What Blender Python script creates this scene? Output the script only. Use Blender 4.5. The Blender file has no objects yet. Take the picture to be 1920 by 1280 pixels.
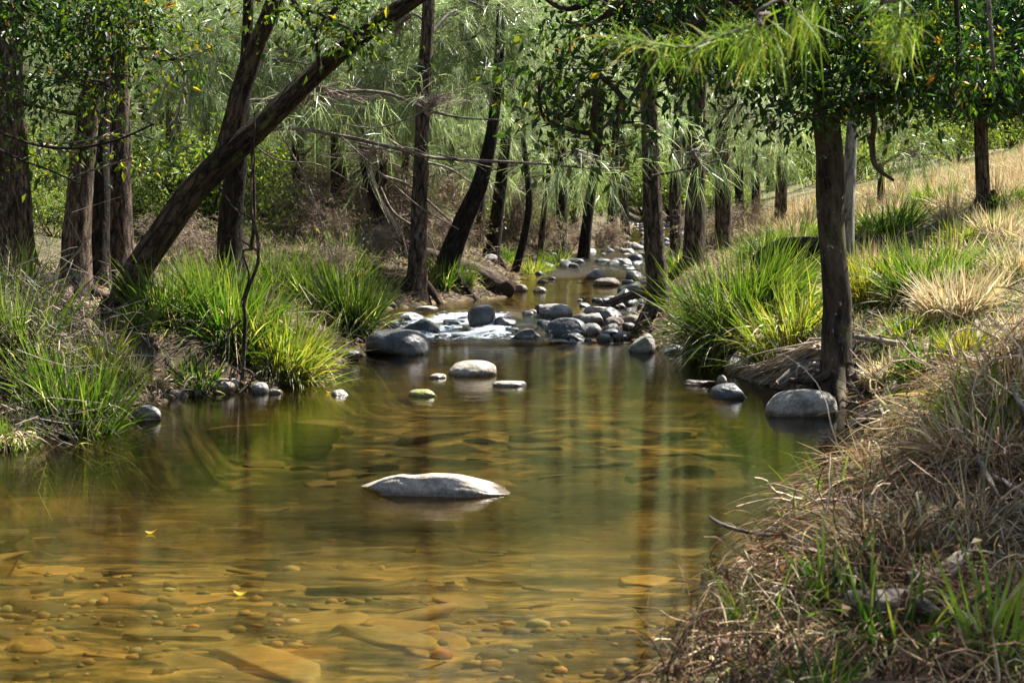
import bpy, math
import numpy as np
from mathutils import Vector

rng = np.random.default_rng(11)
SC = bpy.context.scene
COL = SC.collection
F = 2667.0            # focal length in photograph pixels (50 mm lens, 36 mm sensor, 1920 px)
CAM_H = 1.5
TH = math.atan(260.0 / F)

# ------------------------------------------------------------------ numeric helpers
def _hash(ix, iy, iz, seed):
    h = (ix * 374761393 + iy * 668265263 + iz * 2147483647 + seed * 1274126177) & 0xFFFFFFFF
    h = ((h ^ (h >> 13)) * 1274126177) & 0xFFFFFFFF
    h = (h ^ (h >> 16)) & 0xFFFFFFFF
    return h.astype(np.float64) / 4294967295.0

def vnoise(P, seed=0):
    P = np.asarray(P, float)
    i = np.floor(P).astype(np.int64); f = P - i
    u = f * f * (3 - 2 * f)
    r = 0
    for dx in (0, 1):
        wx = u[:, 0] if dx else 1 - u[:, 0]
        for dy in (0, 1):
            wy = u[:, 1] if dy else 1 - u[:, 1]
            for dz in (0, 1):
                wz = u[:, 2] if dz else 1 - u[:, 2]
                r = r + wx * wy * wz * _hash(i[:, 0] + dx, i[:, 1] + dy, i[:, 2] + dz, seed)
    return r * 2 - 1

def fbm(P, seed=0, octv=4):
    P = np.asarray(P, float); a = 1.0; r = 0; t = 0
    for k in range(octv):
        r = r + a * vnoise(P * (2 ** k) + 17.3 * k, seed + k); t += a; a *= 0.5
    return r / t

def unit(v):
    v = np.asarray(v, float)
    return v / np.maximum(np.linalg.norm(v, axis=-1, keepdims=True), 1e-9)

def sstep(a, b, x):
    t = np.clip((x - a) / (b - a), 0, 1)
    return t * t * (3 - 2 * t)

def spline(pts, m):
    """Catmull-Rom through the rows of pts (any number of columns), m samples."""
    p = np.asarray(pts, float)
    p = np.vstack([2 * p[0] - p[1], p, 2 * p[-1] - p[-2]])
    n = len(p) - 3
    s = np.linspace(0, n - 1e-6, m); i = s.astype(int); t = (s - i)[:, None]
    a, b, c, d = p[i], p[i + 1], p[i + 2], p[i + 3]
    return 0.5 * (2 * b + (c - a) * t + (2 * a - 5 * b + 4 * c - d) * t ** 2 + (3 * b - a - 3 * c + d) * t ** 3)

# ------------------------------------------------------------------ from photograph rays to places
def ray(px, py):
    u = (px - 960) / F; v = (640 - py) / F
    return np.array([u, math.cos(TH) + v * math.sin(TH), -math.sin(TH) + v * math.cos(TH)])

def W(px, py, D):
    d = ray(px, py)
    return np.array([0, 0, CAM_H]) + d * (D / d[1])

# stream course
YL = [-6, 4, 8.5, 9.3, 10.2, 11.0, 11.4, 12.5, 14.3, 16, 17.3, 18.5, 19.5, 22, 26.7, 31, 40, 53, 80]
XL = [-3.6, -3.4, -3.25, -2.95, -2.65, -2.6, -1.9, -1.7, -1.4, -1.55, -1.5, -1.0, -0.1, 0.0, 0.4, 1.5, 3.2, 4.7, 8]
YR = [-6, 3.5, 4.6, 5.7, 7.4, 8.9, 9.75, 11, 11.8, 12.9, 14.3, 15, 16.5, 18, 19.5, 22, 26, 31, 40, 53, 80]
XR = [-.1, 0.2, 0.60, 1.0, 1.70, 2.36, 2.48, 2.4, 2.2, 1.9, 1.65, 1.3, 1.5, 1.65, 1.8, 2.2, 2.9, 3.5, 4.7, 6.0, 9.5]
YW = [-6, 15.4, 17.0, 20.5, 24, 31, 45, 60, 90]
ZW = [0, 0, 0.2, 0.21, 0.30, 0.45, 0.75, 1.0, 1.6]
def xl(y): return np.interp(y, YL, XL)
def xr(y): return np.interp(y, YR, XR)
def wl(y): return np.interp(y, YW, ZW)

def height(x, y):
    x = np.asarray(x, float); y = np.asarray(y, float)
    P = np.stack([x, y, 0 * x], -1)
    n1 = fbm(P * 0.9, 3); n2 = fbm(P * 3.1, 9, 3)
    wob = 0.07 * n2 + 0.08 * fbm(P * 1.3, 14, 2)
    l = xl(y) + wob; r = xr(y) + wob
    w = wl(y)
    dep = np.interp(y, [-6, 6, 8.5, 10.5, 12, 14.5, 15.4, 17, 18, 20, 21.5, 60], [.36, .36, .62, .60, .34, .55, .12, .08, .30, .30, .05, .04])
    t = np.minimum(x - l, r - x)
    bed = w - dep * sstep(-0.05, 0.5, t) + 0.03 * n2 * sstep(0, .6, t)
    dl = np.maximum(l - x, 0); dr = np.maximum(x - r, 0)
    left = w + 0.02 + 0.26 * sstep(0, 0.8, dl) + 0.15 * np.minimum(dl, 9) + 0.07 * n1 * sstep(.2, 1, dl) + 0.03 * n2
    left = left + 0.45 * np.maximum(dl - 22, 0)
    lowbar = np.exp(-((y - 25) / 5.0) ** 2)          # gravelly, low bank by the far riffle
    near = 0.18 + 0.82 * sstep(4.4, 8.5, y)          # the bank dips towards the photographer
    right = w + 0.02 + near * (0.30 * sstep(0, 0.6, dr) + 0.235 * np.minimum(dr, 8.5) - 0.05 * np.clip(dr - 8.5, 0, 12)) \
        + 0.09 * n1 * sstep(.2, 1.2, dr) + 0.03 * n2
    right = right + 0.42 * np.maximum(dr - 32, 0)
    # heaped flood debris on the near right bank
    right = right + (0.54 + .30 * n2) * np.exp(-(((x - 2.9) / 0.75) ** 2 + ((y - 6.4) / 1.0) ** 2)) * sstep(0, 0.7, dr)
    right = right + 0.10 * np.exp(-(((x - 1.3) / 0.5) ** 2 + ((y - 4.9) / 0.6) ** 2)) * sstep(0, 0.4, dr)
    right = right + .13 * fbm(P * 4.5, 33, 2) * (1 - sstep(7.2, 8.2, y)) * sstep(.1, .5, dr)
    h = np.where(x < l, left, np.where(x > r, right, bed))
    far = np.maximum(y - 62, 0)
    return h + 0.42 * far + 0.5 * far / 40

def G(px, py, surf=True):
    """First point of the ground (or the water, if surf) that the photograph shows at px, py."""
    d = ray(px, py); o = np.array([0, 0, CAM_H])
    t = np.linspace(3.0, 90.0, 6000)
    p = o + d[None] * t[:, None]
    h = height(p[:, 0], p[:, 1])
    if surf: h = np.maximum(h, np.where((p[:, 0] > xl(p[:, 1]) - .2) & (p[:, 0] < xr(p[:, 1]) + .2), wl(p[:, 1]), -9))
    k = np.argmax(p[:, 2] < h)
    return np.array([p[k, 0], p[k, 1], h[k]])

def hz(x, y): return float(height(np.array([x]), np.array([y]))[0])

# ------------------------------------------------------------------ mesh building
class Geo:
    def __init__(s): s.v = []; s.f = []; s.c = []; s.n = 0
    def add(s, V, Fc, C=(0.5, 0.5, 0.5)):
        V = np.asarray(V, float).reshape(-1, 3); Fc = np.asarray(Fc, np.int64)
        C = np.broadcast_to(np.asarray(C, float), (len(V), 3))
        s.v.append(V); s.f.append(Fc + s.n); s.c.append(C); s.n += len(V)
    def arrays(s): return np.vstack(s.v), np.vstack(s.c)

def link(o, parent=None):
    COL.objects.link(o)
    if parent is not None: o.parent = parent
    return o

def build(name, g, mat, parent=None, smooth=False, origin=None):
    V, C = g.arrays()
    if origin is not None: V = V - np.asarray(origin)[None]
    tris = [f for f in g.f if f.shape[1] == 3]; quads = [f for f in g.f if f.shape[1] == 4]
    me = bpy.data.meshes.new(name)
    nt = sum(len(f) for f in tris); nq = sum(len(f) for f in quads)
    idx = np.concatenate([f.ravel() for f in tris] + [f.ravel() for f in quads]).astype(np.int32)
    start = np.concatenate([np.arange(nt) * 3, nt * 3 + np.arange(nq) * 4]).astype(np.int32)
    me.vertices.add(len(V)); me.vertices.foreach_set('co', V.astype(np.float32).ravel())
    me.loops.add(len(idx)); me.loops.foreach_set('vertex_index', idx)
    me.polygons.add(nt + nq); me.polygons.foreach_set('loop_start', start)
    me.polygons.foreach_set('use_smooth', np.full(nt + nq, smooth, dtype=bool))
    a = me.attributes.new('tint', 'FLOAT_COLOR', 'POINT')
    a.data.foreach_set('color', np.hstack([C, np.ones((len(C), 1))]).astype(np.float32).ravel())
    me.update(calc_edges=True)
    me.materials.append(mat)
    o = bpy.data.objects.new(name, me)
    link(o, parent)
    if origin is not None and parent is None: o.location = tuple(origin)
    return o

def tag(o, label=None, cat=None, group=None, kind=None):
    if label: o['label'] = label
    if cat: o['category'] = cat
    if group: o['group'] = group
    if kind: o['kind'] = kind
    return o

def empty(name, loc, label, cat, group=None):
    o = bpy.data.objects.new(name, None); o.empty_display_size = 0.2
    o.location = tuple(loc); link(o)
    return tag(o, label, cat, group)

def copy_tree(o, loc, rz, sc, label=None, group=None):
    r = o.copy(); COL.objects.link(r)
    r.location = tuple(loc); r.rotation_euler = (0, 0, rz); r.scale = (sc, sc, sc)
    if label: r['label'] = label
    if group: r['group'] = group
    for ch in list(o.children):
        c = ch.copy(); COL.objects.link(c); c.parent = r
    return r

def tube(g, pts, rad, sides=8, col=None, rough=0.0, m=None, seed=0, flare=0.0, flute=0.0):
    pts = np.asarray(pts, float); rad = np.asarray(rad, float)
    if m is None: m = max(3, len(pts) * 3)
    pr = spline(np.hstack([pts, rad[:, None]]), m)
    p = pr[:, :3]; r = np.maximum(pr[:, 3], 0.0008)
    t = unit(np.gradient(p, axis=0))
    ref = np.array([0, 0, 1.0]) if abs(t[0, 2]) < 0.8 else np.array([0, 1.0, 0])
    nrm = np.zeros_like(p); nv = unit(np.cross(t[0], ref))
    for k in range(m):
        nv = nv - t[k] * np.dot(nv, t[k]); nv = nv / max(np.linalg.norm(nv), 1e-9); nrm[k] = nv
    bi = np.cross(t, nrm)
    s = np.concatenate([[0], np.cumsum(np.linalg.norm(np.diff(p, axis=0), axis=1))])
    ang = np.arange(sides) / sides * 2 * math.pi
    ca = np.cos(ang); sa = np.sin(ang)
    R = np.repeat(r[:, None], sides, 1)
    if rough or flute:
        q = np.stack([np.repeat(ca[None], m, 0).ravel() * 1.4, np.repeat(sa[None], m, 0).ravel() * 1.4,
                      np.repeat(s[:, None], sides, 1).ravel() * 2.2], -1)
        R = R * (1 + rough * fbm(q, seed, 3).reshape(m, sides))
        if flute:
            q2 = q.copy(); q2[:, :2] *= 4; q2[:, 2] *= 0.25
            R = R * (1 + flute * vnoise(q2, seed + 5).reshape(m, sides))
    if flare:
        lob = 0.65 + 0.5 * vnoise(np.stack([ca * 1.7 + seed, sa * 1.7, 0 * ca], -1), seed + 2)
        R = R * (1 + flare * np.exp(-s / 0.16)[:, None] * lob[None])
    V = p[:, None] + nrm[:, None] * (R * ca)[..., None] + bi[:, None] * (R * sa)[..., None]
    i = np.arange(m - 1)[:, None] * sides; j = np.arange(sides)[None]; j2 = (j + 1) % sides
    Q = np.stack([i + j, i + j2, i + sides + j2, i + sides + j], -1).reshape(-1, 4)
    off = g.n
    if col is None:                          # bark coordinates: round the trunk and along it, in metres
        rm = float(np.mean(r)) * .6 + r[:, None] * .4
        uv = np.stack([rm * ca[None] + seed * 1.7, rm * sa[None], np.repeat(s[:, None], sides, 1)], -1).reshape(-1, 3)
    g.add(V.reshape(-1, 3), Q, col if col is not None else uv)
    # end caps
    for k, e in ((0, p[0]), (m - 1, p[-1])):
        a = np.arange(sides); b = (a + 1) % sides
        base = g.n
        g.add(e[None], np.stack([a + k * sides + off - base, b + k * sides + off - base, 0 * a], -1), col if col is not None else (0, 0, s[k]))
    return p

def strips(g, base, d, L, w, droop, seg, col, tip=None, prof=None, side=None, sweep=0):
    """N flat blades: bent strips of quads."""
    N = len(base); d = unit(d)
    t = np.linspace(0, 1, seg + 1)
    if prof is None: prof = np.where(t < 0.55, 0.75 + 0.45 * t, np.maximum((1 - t) / 0.45, 0.04))
    P = base[:, None] + d[:, None] * (L[:, None] * t)[..., None]
    P[..., 2] -= (droop * L)[:, None] * t ** 2
    if sweep:
        sw = unit(np.cross(d, rng.normal(size=(N, 3)))) * (rng.normal(0, sweep, N) * L)[:, None]
        P += sw[:, None] * (t ** 2)[None, :, None]
    if side is None:
        side = np.cross(d, rng.normal(size=(N, 3)))
    side = unit(side)
    off = side[:, None] * (0.5 * w[:, None] * prof[None])[..., None]
    V = np.stack([P - off, P + off], 2).reshape(N, -1, 3)
    b = (np.arange(N) * 2 * (seg + 1))[:, None]; k = np.arange(seg)[None] * 2
    Q = np.stack([b + k, b + k + 1, b + k + 3, b + k + 2], -1).reshape(-1, 4)
    C = np.repeat(col[:, None], 2 * (seg + 1), 1).astype(float)
    if tip is not None:
        tt = np.repeat(t, 2)[None, :, None] ** 2.5
        C = C * (1 - tt) + tip[:, None] * tt
    g.add(V.reshape(-1, 3), Q, C.reshape(-1, 3))

def leaves(g, base, d, L, w, col, fold=0.25):
    """N leaves, each two triangles folded on the midrib."""
    N = len(base); d = unit(d)
    s = unit(np.cross(d, rng.normal(size=(N, 3)))); n = np.cross(d, s)
    mid = base + d * (L * 0.45)[:, None]
    tip = base + d * L[:, None] - n * (0.12 * L)[:, None]
    up = n * (fold * w)[:, None]
    a = mid + s * (w * 0.5)[:, None] + up; b = mid - s * (w * 0.5)[:, None] + up
    V = np.stack([base, a, tip, b], 1).reshape(-1, 3)
    k = np.arange(N)[:, None] * 4
    T = np.concatenate([k + np.array([[0, 1, 2]]), k + np.array([[0, 2, 3]])])
    g.add(V, T, np.repeat(col, 4, 0))

def pick(pal, N, jit=0.18):
    """N colours out of a weighted palette [(weight, (r, g, b))...] with brightness jitter."""
    wts = np.array([p[0] for p in pal], float); c = np.array([p[1] for p in pal])
    i = rng.choice(len(pal), N, p=wts / wts.sum())
    return np.clip(c[i] * np.exp(rng.normal(0, jit, (N, 1))) * np.exp(rng.normal(0, jit * .35, (N, 3))), 0, 0.9)

def inball(N, r=1.0, p=0.45):
    return unit(rng.normal(size=(N, 3))) * (rng.random(N) ** p)[:, None] * r

# ------------------------------------------------------------------ materials
def new_mat(name):
    m = bpy.data.materials.new(name); m.use_nodes = True
    nt = m.node_tree; nt.nodes.clear()
    return m, nt, nt.nodes.new('ShaderNodeOutputMaterial')

def N_(nt, t, **kw):
    n = nt.nodes.new(t)
    for k, v in kw.items():
        if k in n.inputs.keys(): n.inputs[k].default_value = v
        else: setattr(n, k, v)
    return n

def ramp(nt, stops):
    r = nt.nodes.new('ShaderNodeValToRGB'); e = r.color_ramp.elements
    while len(e) < len(stops): e.new(0.5)
    for k, (p, c) in enumerate(stops):
        e[k].position = p; e[k].color = (*c, 1) if len(c) == 3 else c
    return r

def coords(nt, scale, kind='Object'):
    tc = nt.nodes.new('ShaderNodeTexCoord'); mp = nt.nodes.new('ShaderNodeMapping')
    mp.inputs['Scale'].default_value = scale
    nt.links.new(tc.outputs[kind], mp.inputs['Vector'])
    return mp

def foliage(name, trans=0.5, rough=0.45, spec=0.35, warm=(1.25, 1.25, 0.6)):
    m, nt, out = new_mat(name); L = nt.links.new
    at = N_(nt, 'ShaderNodeAttribute', attribute_name='tint')
    p = N_(nt, 'ShaderNodeBsdfPrincipled', Roughness=rough); p.inputs['Specular IOR Level'].default_value = spec
    L(at.outputs['Color'], p.inputs['Base Color'])
    mu = N_(nt, 'ShaderNodeMix', data_type='RGBA', blend_type='MULTIPLY'); mu.inputs[0].default_value = 1
    L(at.outputs['Color'], mu.inputs[6]); mu.inputs[7].default_value = (*warm, 1)
    t = N_(nt, 'ShaderNodeBsdfTranslucent'); L(mu.outputs[2], t.inputs['Color'])
    x = N_(nt, 'ShaderNodeMixShader'); x.inputs[0].default_value = trans
    L(p.outputs[0], x.inputs[1]); L(t.outputs[0], x.inputs[2]); L(x.outputs[0], out.inputs['Surface'])
    return m

def tcoords(nt, scale):
    at = N_(nt, 'ShaderNodeAttribute', attribute_name='tint'); mp = nt.nodes.new('ShaderNodeMapping')
    mp.inputs['Scale'].default_value = scale
    nt.links.new(at.outputs['Vector'], mp.inputs['Vector'])
    return mp

def bark(name, dark, light, lichen=None, fine=1.0, bump=0.8, crack=.85):
    m, nt, out = new_mat(name); L = nt.links.new
    mp = tcoords(nt, (26 * fine, 26 * fine, 7.0 * fine))
    n = N_(nt, 'ShaderNodeTexNoise', Scale=1.0, Detail=6.0, Roughness=0.62, Distortion=0.6); L(mp.outputs[0], n.inputs['Vector'])
    vk = N_(nt, 'ShaderNodeTexVoronoi', Scale=1.0, feature='DISTANCE_TO_EDGE')
    vd = N_(nt, 'ShaderNodeVectorMath', operation='MULTIPLY_ADD'); L(n.outputs['Color'], vd.inputs[0]); vd.inputs[1].default_value = (2.2, 2.2, 2.2); L(tcoords(nt, (20 * fine, 20 * fine, 3.6 * fine)).outputs[0], vd.inputs[2]); L(vd.outputs[0], vk.inputs['Vector'])
    kr = ramp(nt, [(0.0, (.25, .25, .25)), (.16, (1, 1, 1))]); L(vk.outputs[0], kr.inputs[0])
    r = ramp(nt, [(0.38, tuple(c * .6 for c in dark)), (0.5, tuple((a + b) / 2 for a, b in zip(dark, light))), (0.66, light)]); L(n.outputs['Fac'], r.inputs[0])
    col = r.outputs[0]
    mp2 = tcoords(nt, (4, 4, 1.3))
    n2 = N_(nt, 'ShaderNodeTexNoise', Scale=1.3, Detail=4.0); L(mp2.outputs[0], n2.inputs['Vector'])
    r2 = ramp(nt, [(0.3, (.55, .52, .5)), (0.7, (1.25, 1.2, 1.15))]); L(n2.outputs['Fac'], r2.inputs[0])
    mu = N_(nt, 'ShaderNodeMix', data_type='RGBA', blend_type='MULTIPLY'); mu.inputs[0].default_value = 1
    L(col, mu.inputs[6]); L(r2.outputs[0], mu.inputs[7]); col = mu.outputs[2]
    mk = N_(nt, 'ShaderNodeMix', data_type='RGBA', blend_type='MULTIPLY'); mk.inputs[0].default_value = crack
    L(col, mk.inputs[6]); L(kr.outputs[0], mk.inputs[7]); col = mk.outputs[2]
    if lichen:
        for (lc, sc, lo, hi) in lichen:
            v = N_(nt, 'ShaderNodeTexNoise', Scale=sc, Detail=5.0, Roughness=0.7); L(tcoords(nt, (1.6, 1.6, 1.1)).outputs[0], v.inputs['Vector'])
            rr = ramp(nt, [(lo, (0, 0, 0)), (hi, (1, 1, 1))]); L(v.outputs['Fac'], rr.inputs[0])
            mm = N_(nt, 'ShaderNodeMix', data_type='RGBA'); L(rr.outputs[0], mm.inputs[0]); L(col, mm.inputs[6])
            mm.inputs[7].default_value = (*lc, 1); col = mm.outputs[2]
    p = N_(nt, 'ShaderNodeBsdfPrincipled', Roughness=0.9); p.inputs['Specular IOR Level'].default_value = 0.2
    hm = N_(nt, 'ShaderNodeMath', operation='MULTIPLY_ADD'); L(kr.outputs[0], hm.inputs[0]); hm.inputs[1].default_value = crack; L(n.outputs['Fac'], hm.inputs[2])
    b = N_(nt, 'ShaderNodeBump', Strength=bump, Distance=0.03); L(hm.outputs[0], b.inputs['Height'])
    L(col, p.inputs['Base Color']); L(b.outputs[0], p.inputs['Normal']); L(p.outputs[0], out.inputs['Surface'])
    return m

def rockmat(name, dark, light, moss=0.0, wetline=0.03, speck=0.5, rough=0.75):
    m, nt, out = new_mat(name); L = nt.links.new
    mp = coords(nt, (1, 1, 1))
    n = N_(nt, 'ShaderNodeTexNoise', Scale=5.0, Detail=8.0, Roughness=0.65); L(mp.outputs[0], n.inputs['Vector'])
    r = ramp(nt, [(0.3, dark), (0.7, light)]); L(n.outputs['Fac'], r.inputs[0])
    n2 = N_(nt, 'ShaderNodeTexNoise', Scale=60.0, Detail=3.0); L(mp.outputs[0], n2.inputs['Vector'])
    r2 = ramp(nt, [(0.35, (1 - speck * .5,) * 3), (0.65, (1 + speck * .3,) * 3)]); L(n2.outputs['Fac'], r2.inputs[0])
    mu = N_(nt, 'ShaderNodeMix', data_type='RGBA', blend_type='MULTIPLY'); mu.inputs[0].default_value = 1
    L(r.outputs[0], mu.inputs[6]); L(r2.outputs[0], mu.inputs[7]); col = mu.outputs[2]
    ns = N_(nt, 'ShaderNodeTexNoise', Scale=2.6, Detail=6.0, Roughness=.7, Distortion=1.0); L(mp.outputs[0], ns.inputs['Vector'])
    rs_ = ramp(nt, [(.36, (.42, .38, .32)), (.5, (1, 1, 1)), (.66, (1.12, 1.06, .96))]); L(ns.outputs['Fac'], rs_.inputs[0])
    ms_ = N_(nt, 'ShaderNodeMix', data_type='RGBA', blend_type='MULTIPLY'); ms_.inputs[0].default_value = .9
    L(col, ms_.inputs[6]); L(rs_.outputs[0], ms_.inputs[7]); col = ms_.outputs[2]
    vc = N_(nt, 'ShaderNodeTexVoronoi', Scale=3.2, feature='DISTANCE_TO_EDGE')
    vd = N_(nt, 'ShaderNodeVectorMath', operation='MULTIPLY_ADD'); L(n.outputs['Color'], vd.inputs[0]); vd.inputs[1].default_value = (.35, .35, .35); L(mp.outputs[0], vd.inputs[2]); L(vd.outputs[0], vc.inputs['Vector'])
    rc = ramp(nt, [(0.0, (.35, .33, .3)), (.022, (1, 1, 1))]); L(vc.outputs[0], rc.inputs[0])
    mc = N_(nt, 'ShaderNodeMix', data_type='RGBA', blend_type='MULTIPLY'); mc.inputs[0].default_value = .7
    L(col, mc.inputs[6]); L(rc.outputs[0], mc.inputs[7]); col = mc.outputs[2]
    tc = nt.nodes.new('ShaderNodeTexCoord'); sp = nt.nodes.new('ShaderNodeSeparateXYZ'); L(tc.outputs['Object'], sp.inputs[0])
    # wet band just above the waterline (object origin lies on the water)
    nz = N_(nt, 'ShaderNodeTexNoise', Scale=9.0, Detail=4.0); L(mp.outputs[0], nz.inputs['Vector'])
    ad = N_(nt, 'ShaderNodeMath', operation='MULTIPLY_ADD'); L(nz.outputs['Fac'], ad.inputs[0]); ad.inputs[1].default_value = -2 * wetline
    L(sp.outputs['Z'], ad.inputs[2])
    wr = N_(nt, 'ShaderNodeMapRange'); L(ad.outputs[0], wr.inputs['Value'])
    wr.inputs['From Min'].default_value = -wetline * .5; wr.inputs['From Max'].default_value = wetline * 0.4
    wm = N_(nt, 'ShaderNodeMix', data_type='RGBA'); L(wr.outputs[0], wm.inputs[0])
    dk = N_(nt, 'ShaderNodeMix', data_type='RGBA', blend_type='MULTIPLY'); dk.inputs[0].default_value = 1
    L(col, dk.inputs[6]); dk.inputs[7].default_value = (.30, .27, .22, 1)
    L(dk.outputs[2], wm.inputs[6]); L(col, wm.inputs[7]); col = wm.outputs[2]
    if moss:
        n3 = N_(nt, 'ShaderNodeTexNoise', Scale=7.0, Detail=5.0); L(mp.outputs[0], n3.inputs['Vector'])
        r3 = ramp(nt, [(0.62 - moss * .35, (0, 0, 0)), (0.75 - moss * .3, (1, 1, 1))]); L(n3.outputs['Fac'], r3.inputs[0])
        mm = N_(nt, 'ShaderNodeMix', data_type='RGBA'); L(r3.outputs[0], mm.inputs[0]); L(col, mm.inputs[6])
        mm.inputs[7].default_value = (.16, .17, .03, 1); col = mm.outputs[2]
    p = N_(nt, 'ShaderNodeBsdfPrincipled')
    rr = N_(nt, 'ShaderNodeMapRange'); L(wr.outputs[0], rr.inputs['Value']); rr.inputs['To Min'].default_value = 0.25; rr.inputs['To Max'].default_value = rough
    L(rr.outputs[0], p.inputs['Roughness'])
    ab = N_(nt, 'ShaderNodeMath', operation='ADD'); L(n.outputs['Fac'], ab.inputs[0])
    m2 = N_(nt, 'ShaderNodeMath', operation='MULTIPLY'); L(n2.outputs['Fac'], m2.inputs[0]); m2.inputs[1].default_value = .12
    L(m2.outputs[0], ab.inputs[1])
    b = N_(nt, 'ShaderNodeBump', Strength=0.7, Distance=0.035); L(ab.outputs[0], b.inputs['Height'])
    L(col, p.inputs['Base Color']); L(b.outputs[0], p.inputs['Normal']); L(p.outputs[0], out.inputs['Surface'])
    return m

def tinted(name, rough=0.85, trans=0.0):
    """Plain matt material coloured by the mesh's own tint."""
    m, nt, out = new_mat(name); L = nt.links.new
    at = N_(nt, 'ShaderNodeAttribute', attribute_name='tint')
    n = N_(nt, 'ShaderNodeTexNoise', Scale=40.0, Detail=4.0); L(coords(nt, (1, 1, .4)).outputs[0], n.inputs['Vector'])
    r = ramp(nt, [(0.3, (.6, .58, .55)), (0.7, (1.25, 1.25, 1.25))]); L(n.outputs['Fac'], r.inputs[0])
    mu = N_(nt, 'ShaderNodeMix', data_type='RGBA', blend_type='MULTIPLY'); mu.inputs[0].default_value = 1
    L(at.outputs['Color'], mu.inputs[6]); L(r.outputs[0], mu.inputs[7])
    p = N_(nt, 'ShaderNodeBsdfPrincipled', Roughness=rough); p.inputs['Specular IOR Level'].default_value = 0.25
    L(mu.outputs[2], p.inputs['Base Color'])
    L(p.outputs[0], out.inputs['Surface'])
    return m

M = {}
M['blade'] = foliage('sedge_blade', 0.45, 0.45, 0.3, (1.05, 1.3, 0.4))
M['dry'] = foliage('dry_grass', 0.35, 0.6, 0.3, (1.1, 1.0, 0.8))
M['leaf'] = foliage('glossy_leaf', 0.45, 0.42, 0.4, (1.7, 1.7, 0.5))
M['needle'] = foliage('oak_needle', 0.5, 0.32, 0.6, (1.15, 1.3, 0.75))
M['fresh'] = foliage('fresh_needle', 0.5, 0.45, 0.3, (1.3, 1.3, 0.5))
M['ivy'] = foliage('ivy_leaf', 0.25, 0.35, 0.4, (1.3, 1.4, 0.5))
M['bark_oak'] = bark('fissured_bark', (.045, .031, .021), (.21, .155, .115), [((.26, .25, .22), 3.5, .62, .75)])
M['bark_moss'] = bark('mossy_bark', (.030, .020, .013), (.105, .07, .045), [((.09, .095, .02), 5, .56, .68), ((.17, .16, .14), 14, .64, .72)], 0.8)
M['bark_smooth'] = bark('smooth_bark', (.036, .027, .020), (.12, .093, .068), [((.34, .33, .30), 11, .63, .68), ((.24, .22, .19), 26, .63, .70), ((.09, .09, .035), 3.0, .55, .75)], 0.6, 0.3, .25)
M['bark_pale'] = bark('pale_bark', (.11, .10, .09), (.36, .34, .31), None, 0.7, 0.4, .4)
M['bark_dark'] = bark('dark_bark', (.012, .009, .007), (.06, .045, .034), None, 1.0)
M['bark_char'] = bark('charred_wood', (.004, .004, .004), (.035, .033, .032), None, 0.8, 0.9)
M['dead_wood'] = bark('grey_dead_wood', (.10, .085, .07), (.38, .325, .27), None, 1.4, .5, .5)
M['twig'] = tinted('twig_bark')
M['fibre'] = tinted('root_fibre')
M['rock_pale'] = rockmat('pale_river_rock', (.24, .21, .17), (.50, .45, .375))
M['rock_grey'] = rockmat('grey_river_rock', (.13, .127, .12), (.36, .345, .32))
M['rock_dark'] = rockmat('dark_river_rock', (.028, .030, .033), (.115, .12, .125), rough=0.45)
M['rock_brown'] = rockmat('brown_river_rock', (.08, .062, .045), (.23, .185, .14))
M['rock_moss'] = rockmat('mossy_river_rock', (.12, .11, .08), (.30, .27, .2), moss=0.9)

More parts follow.
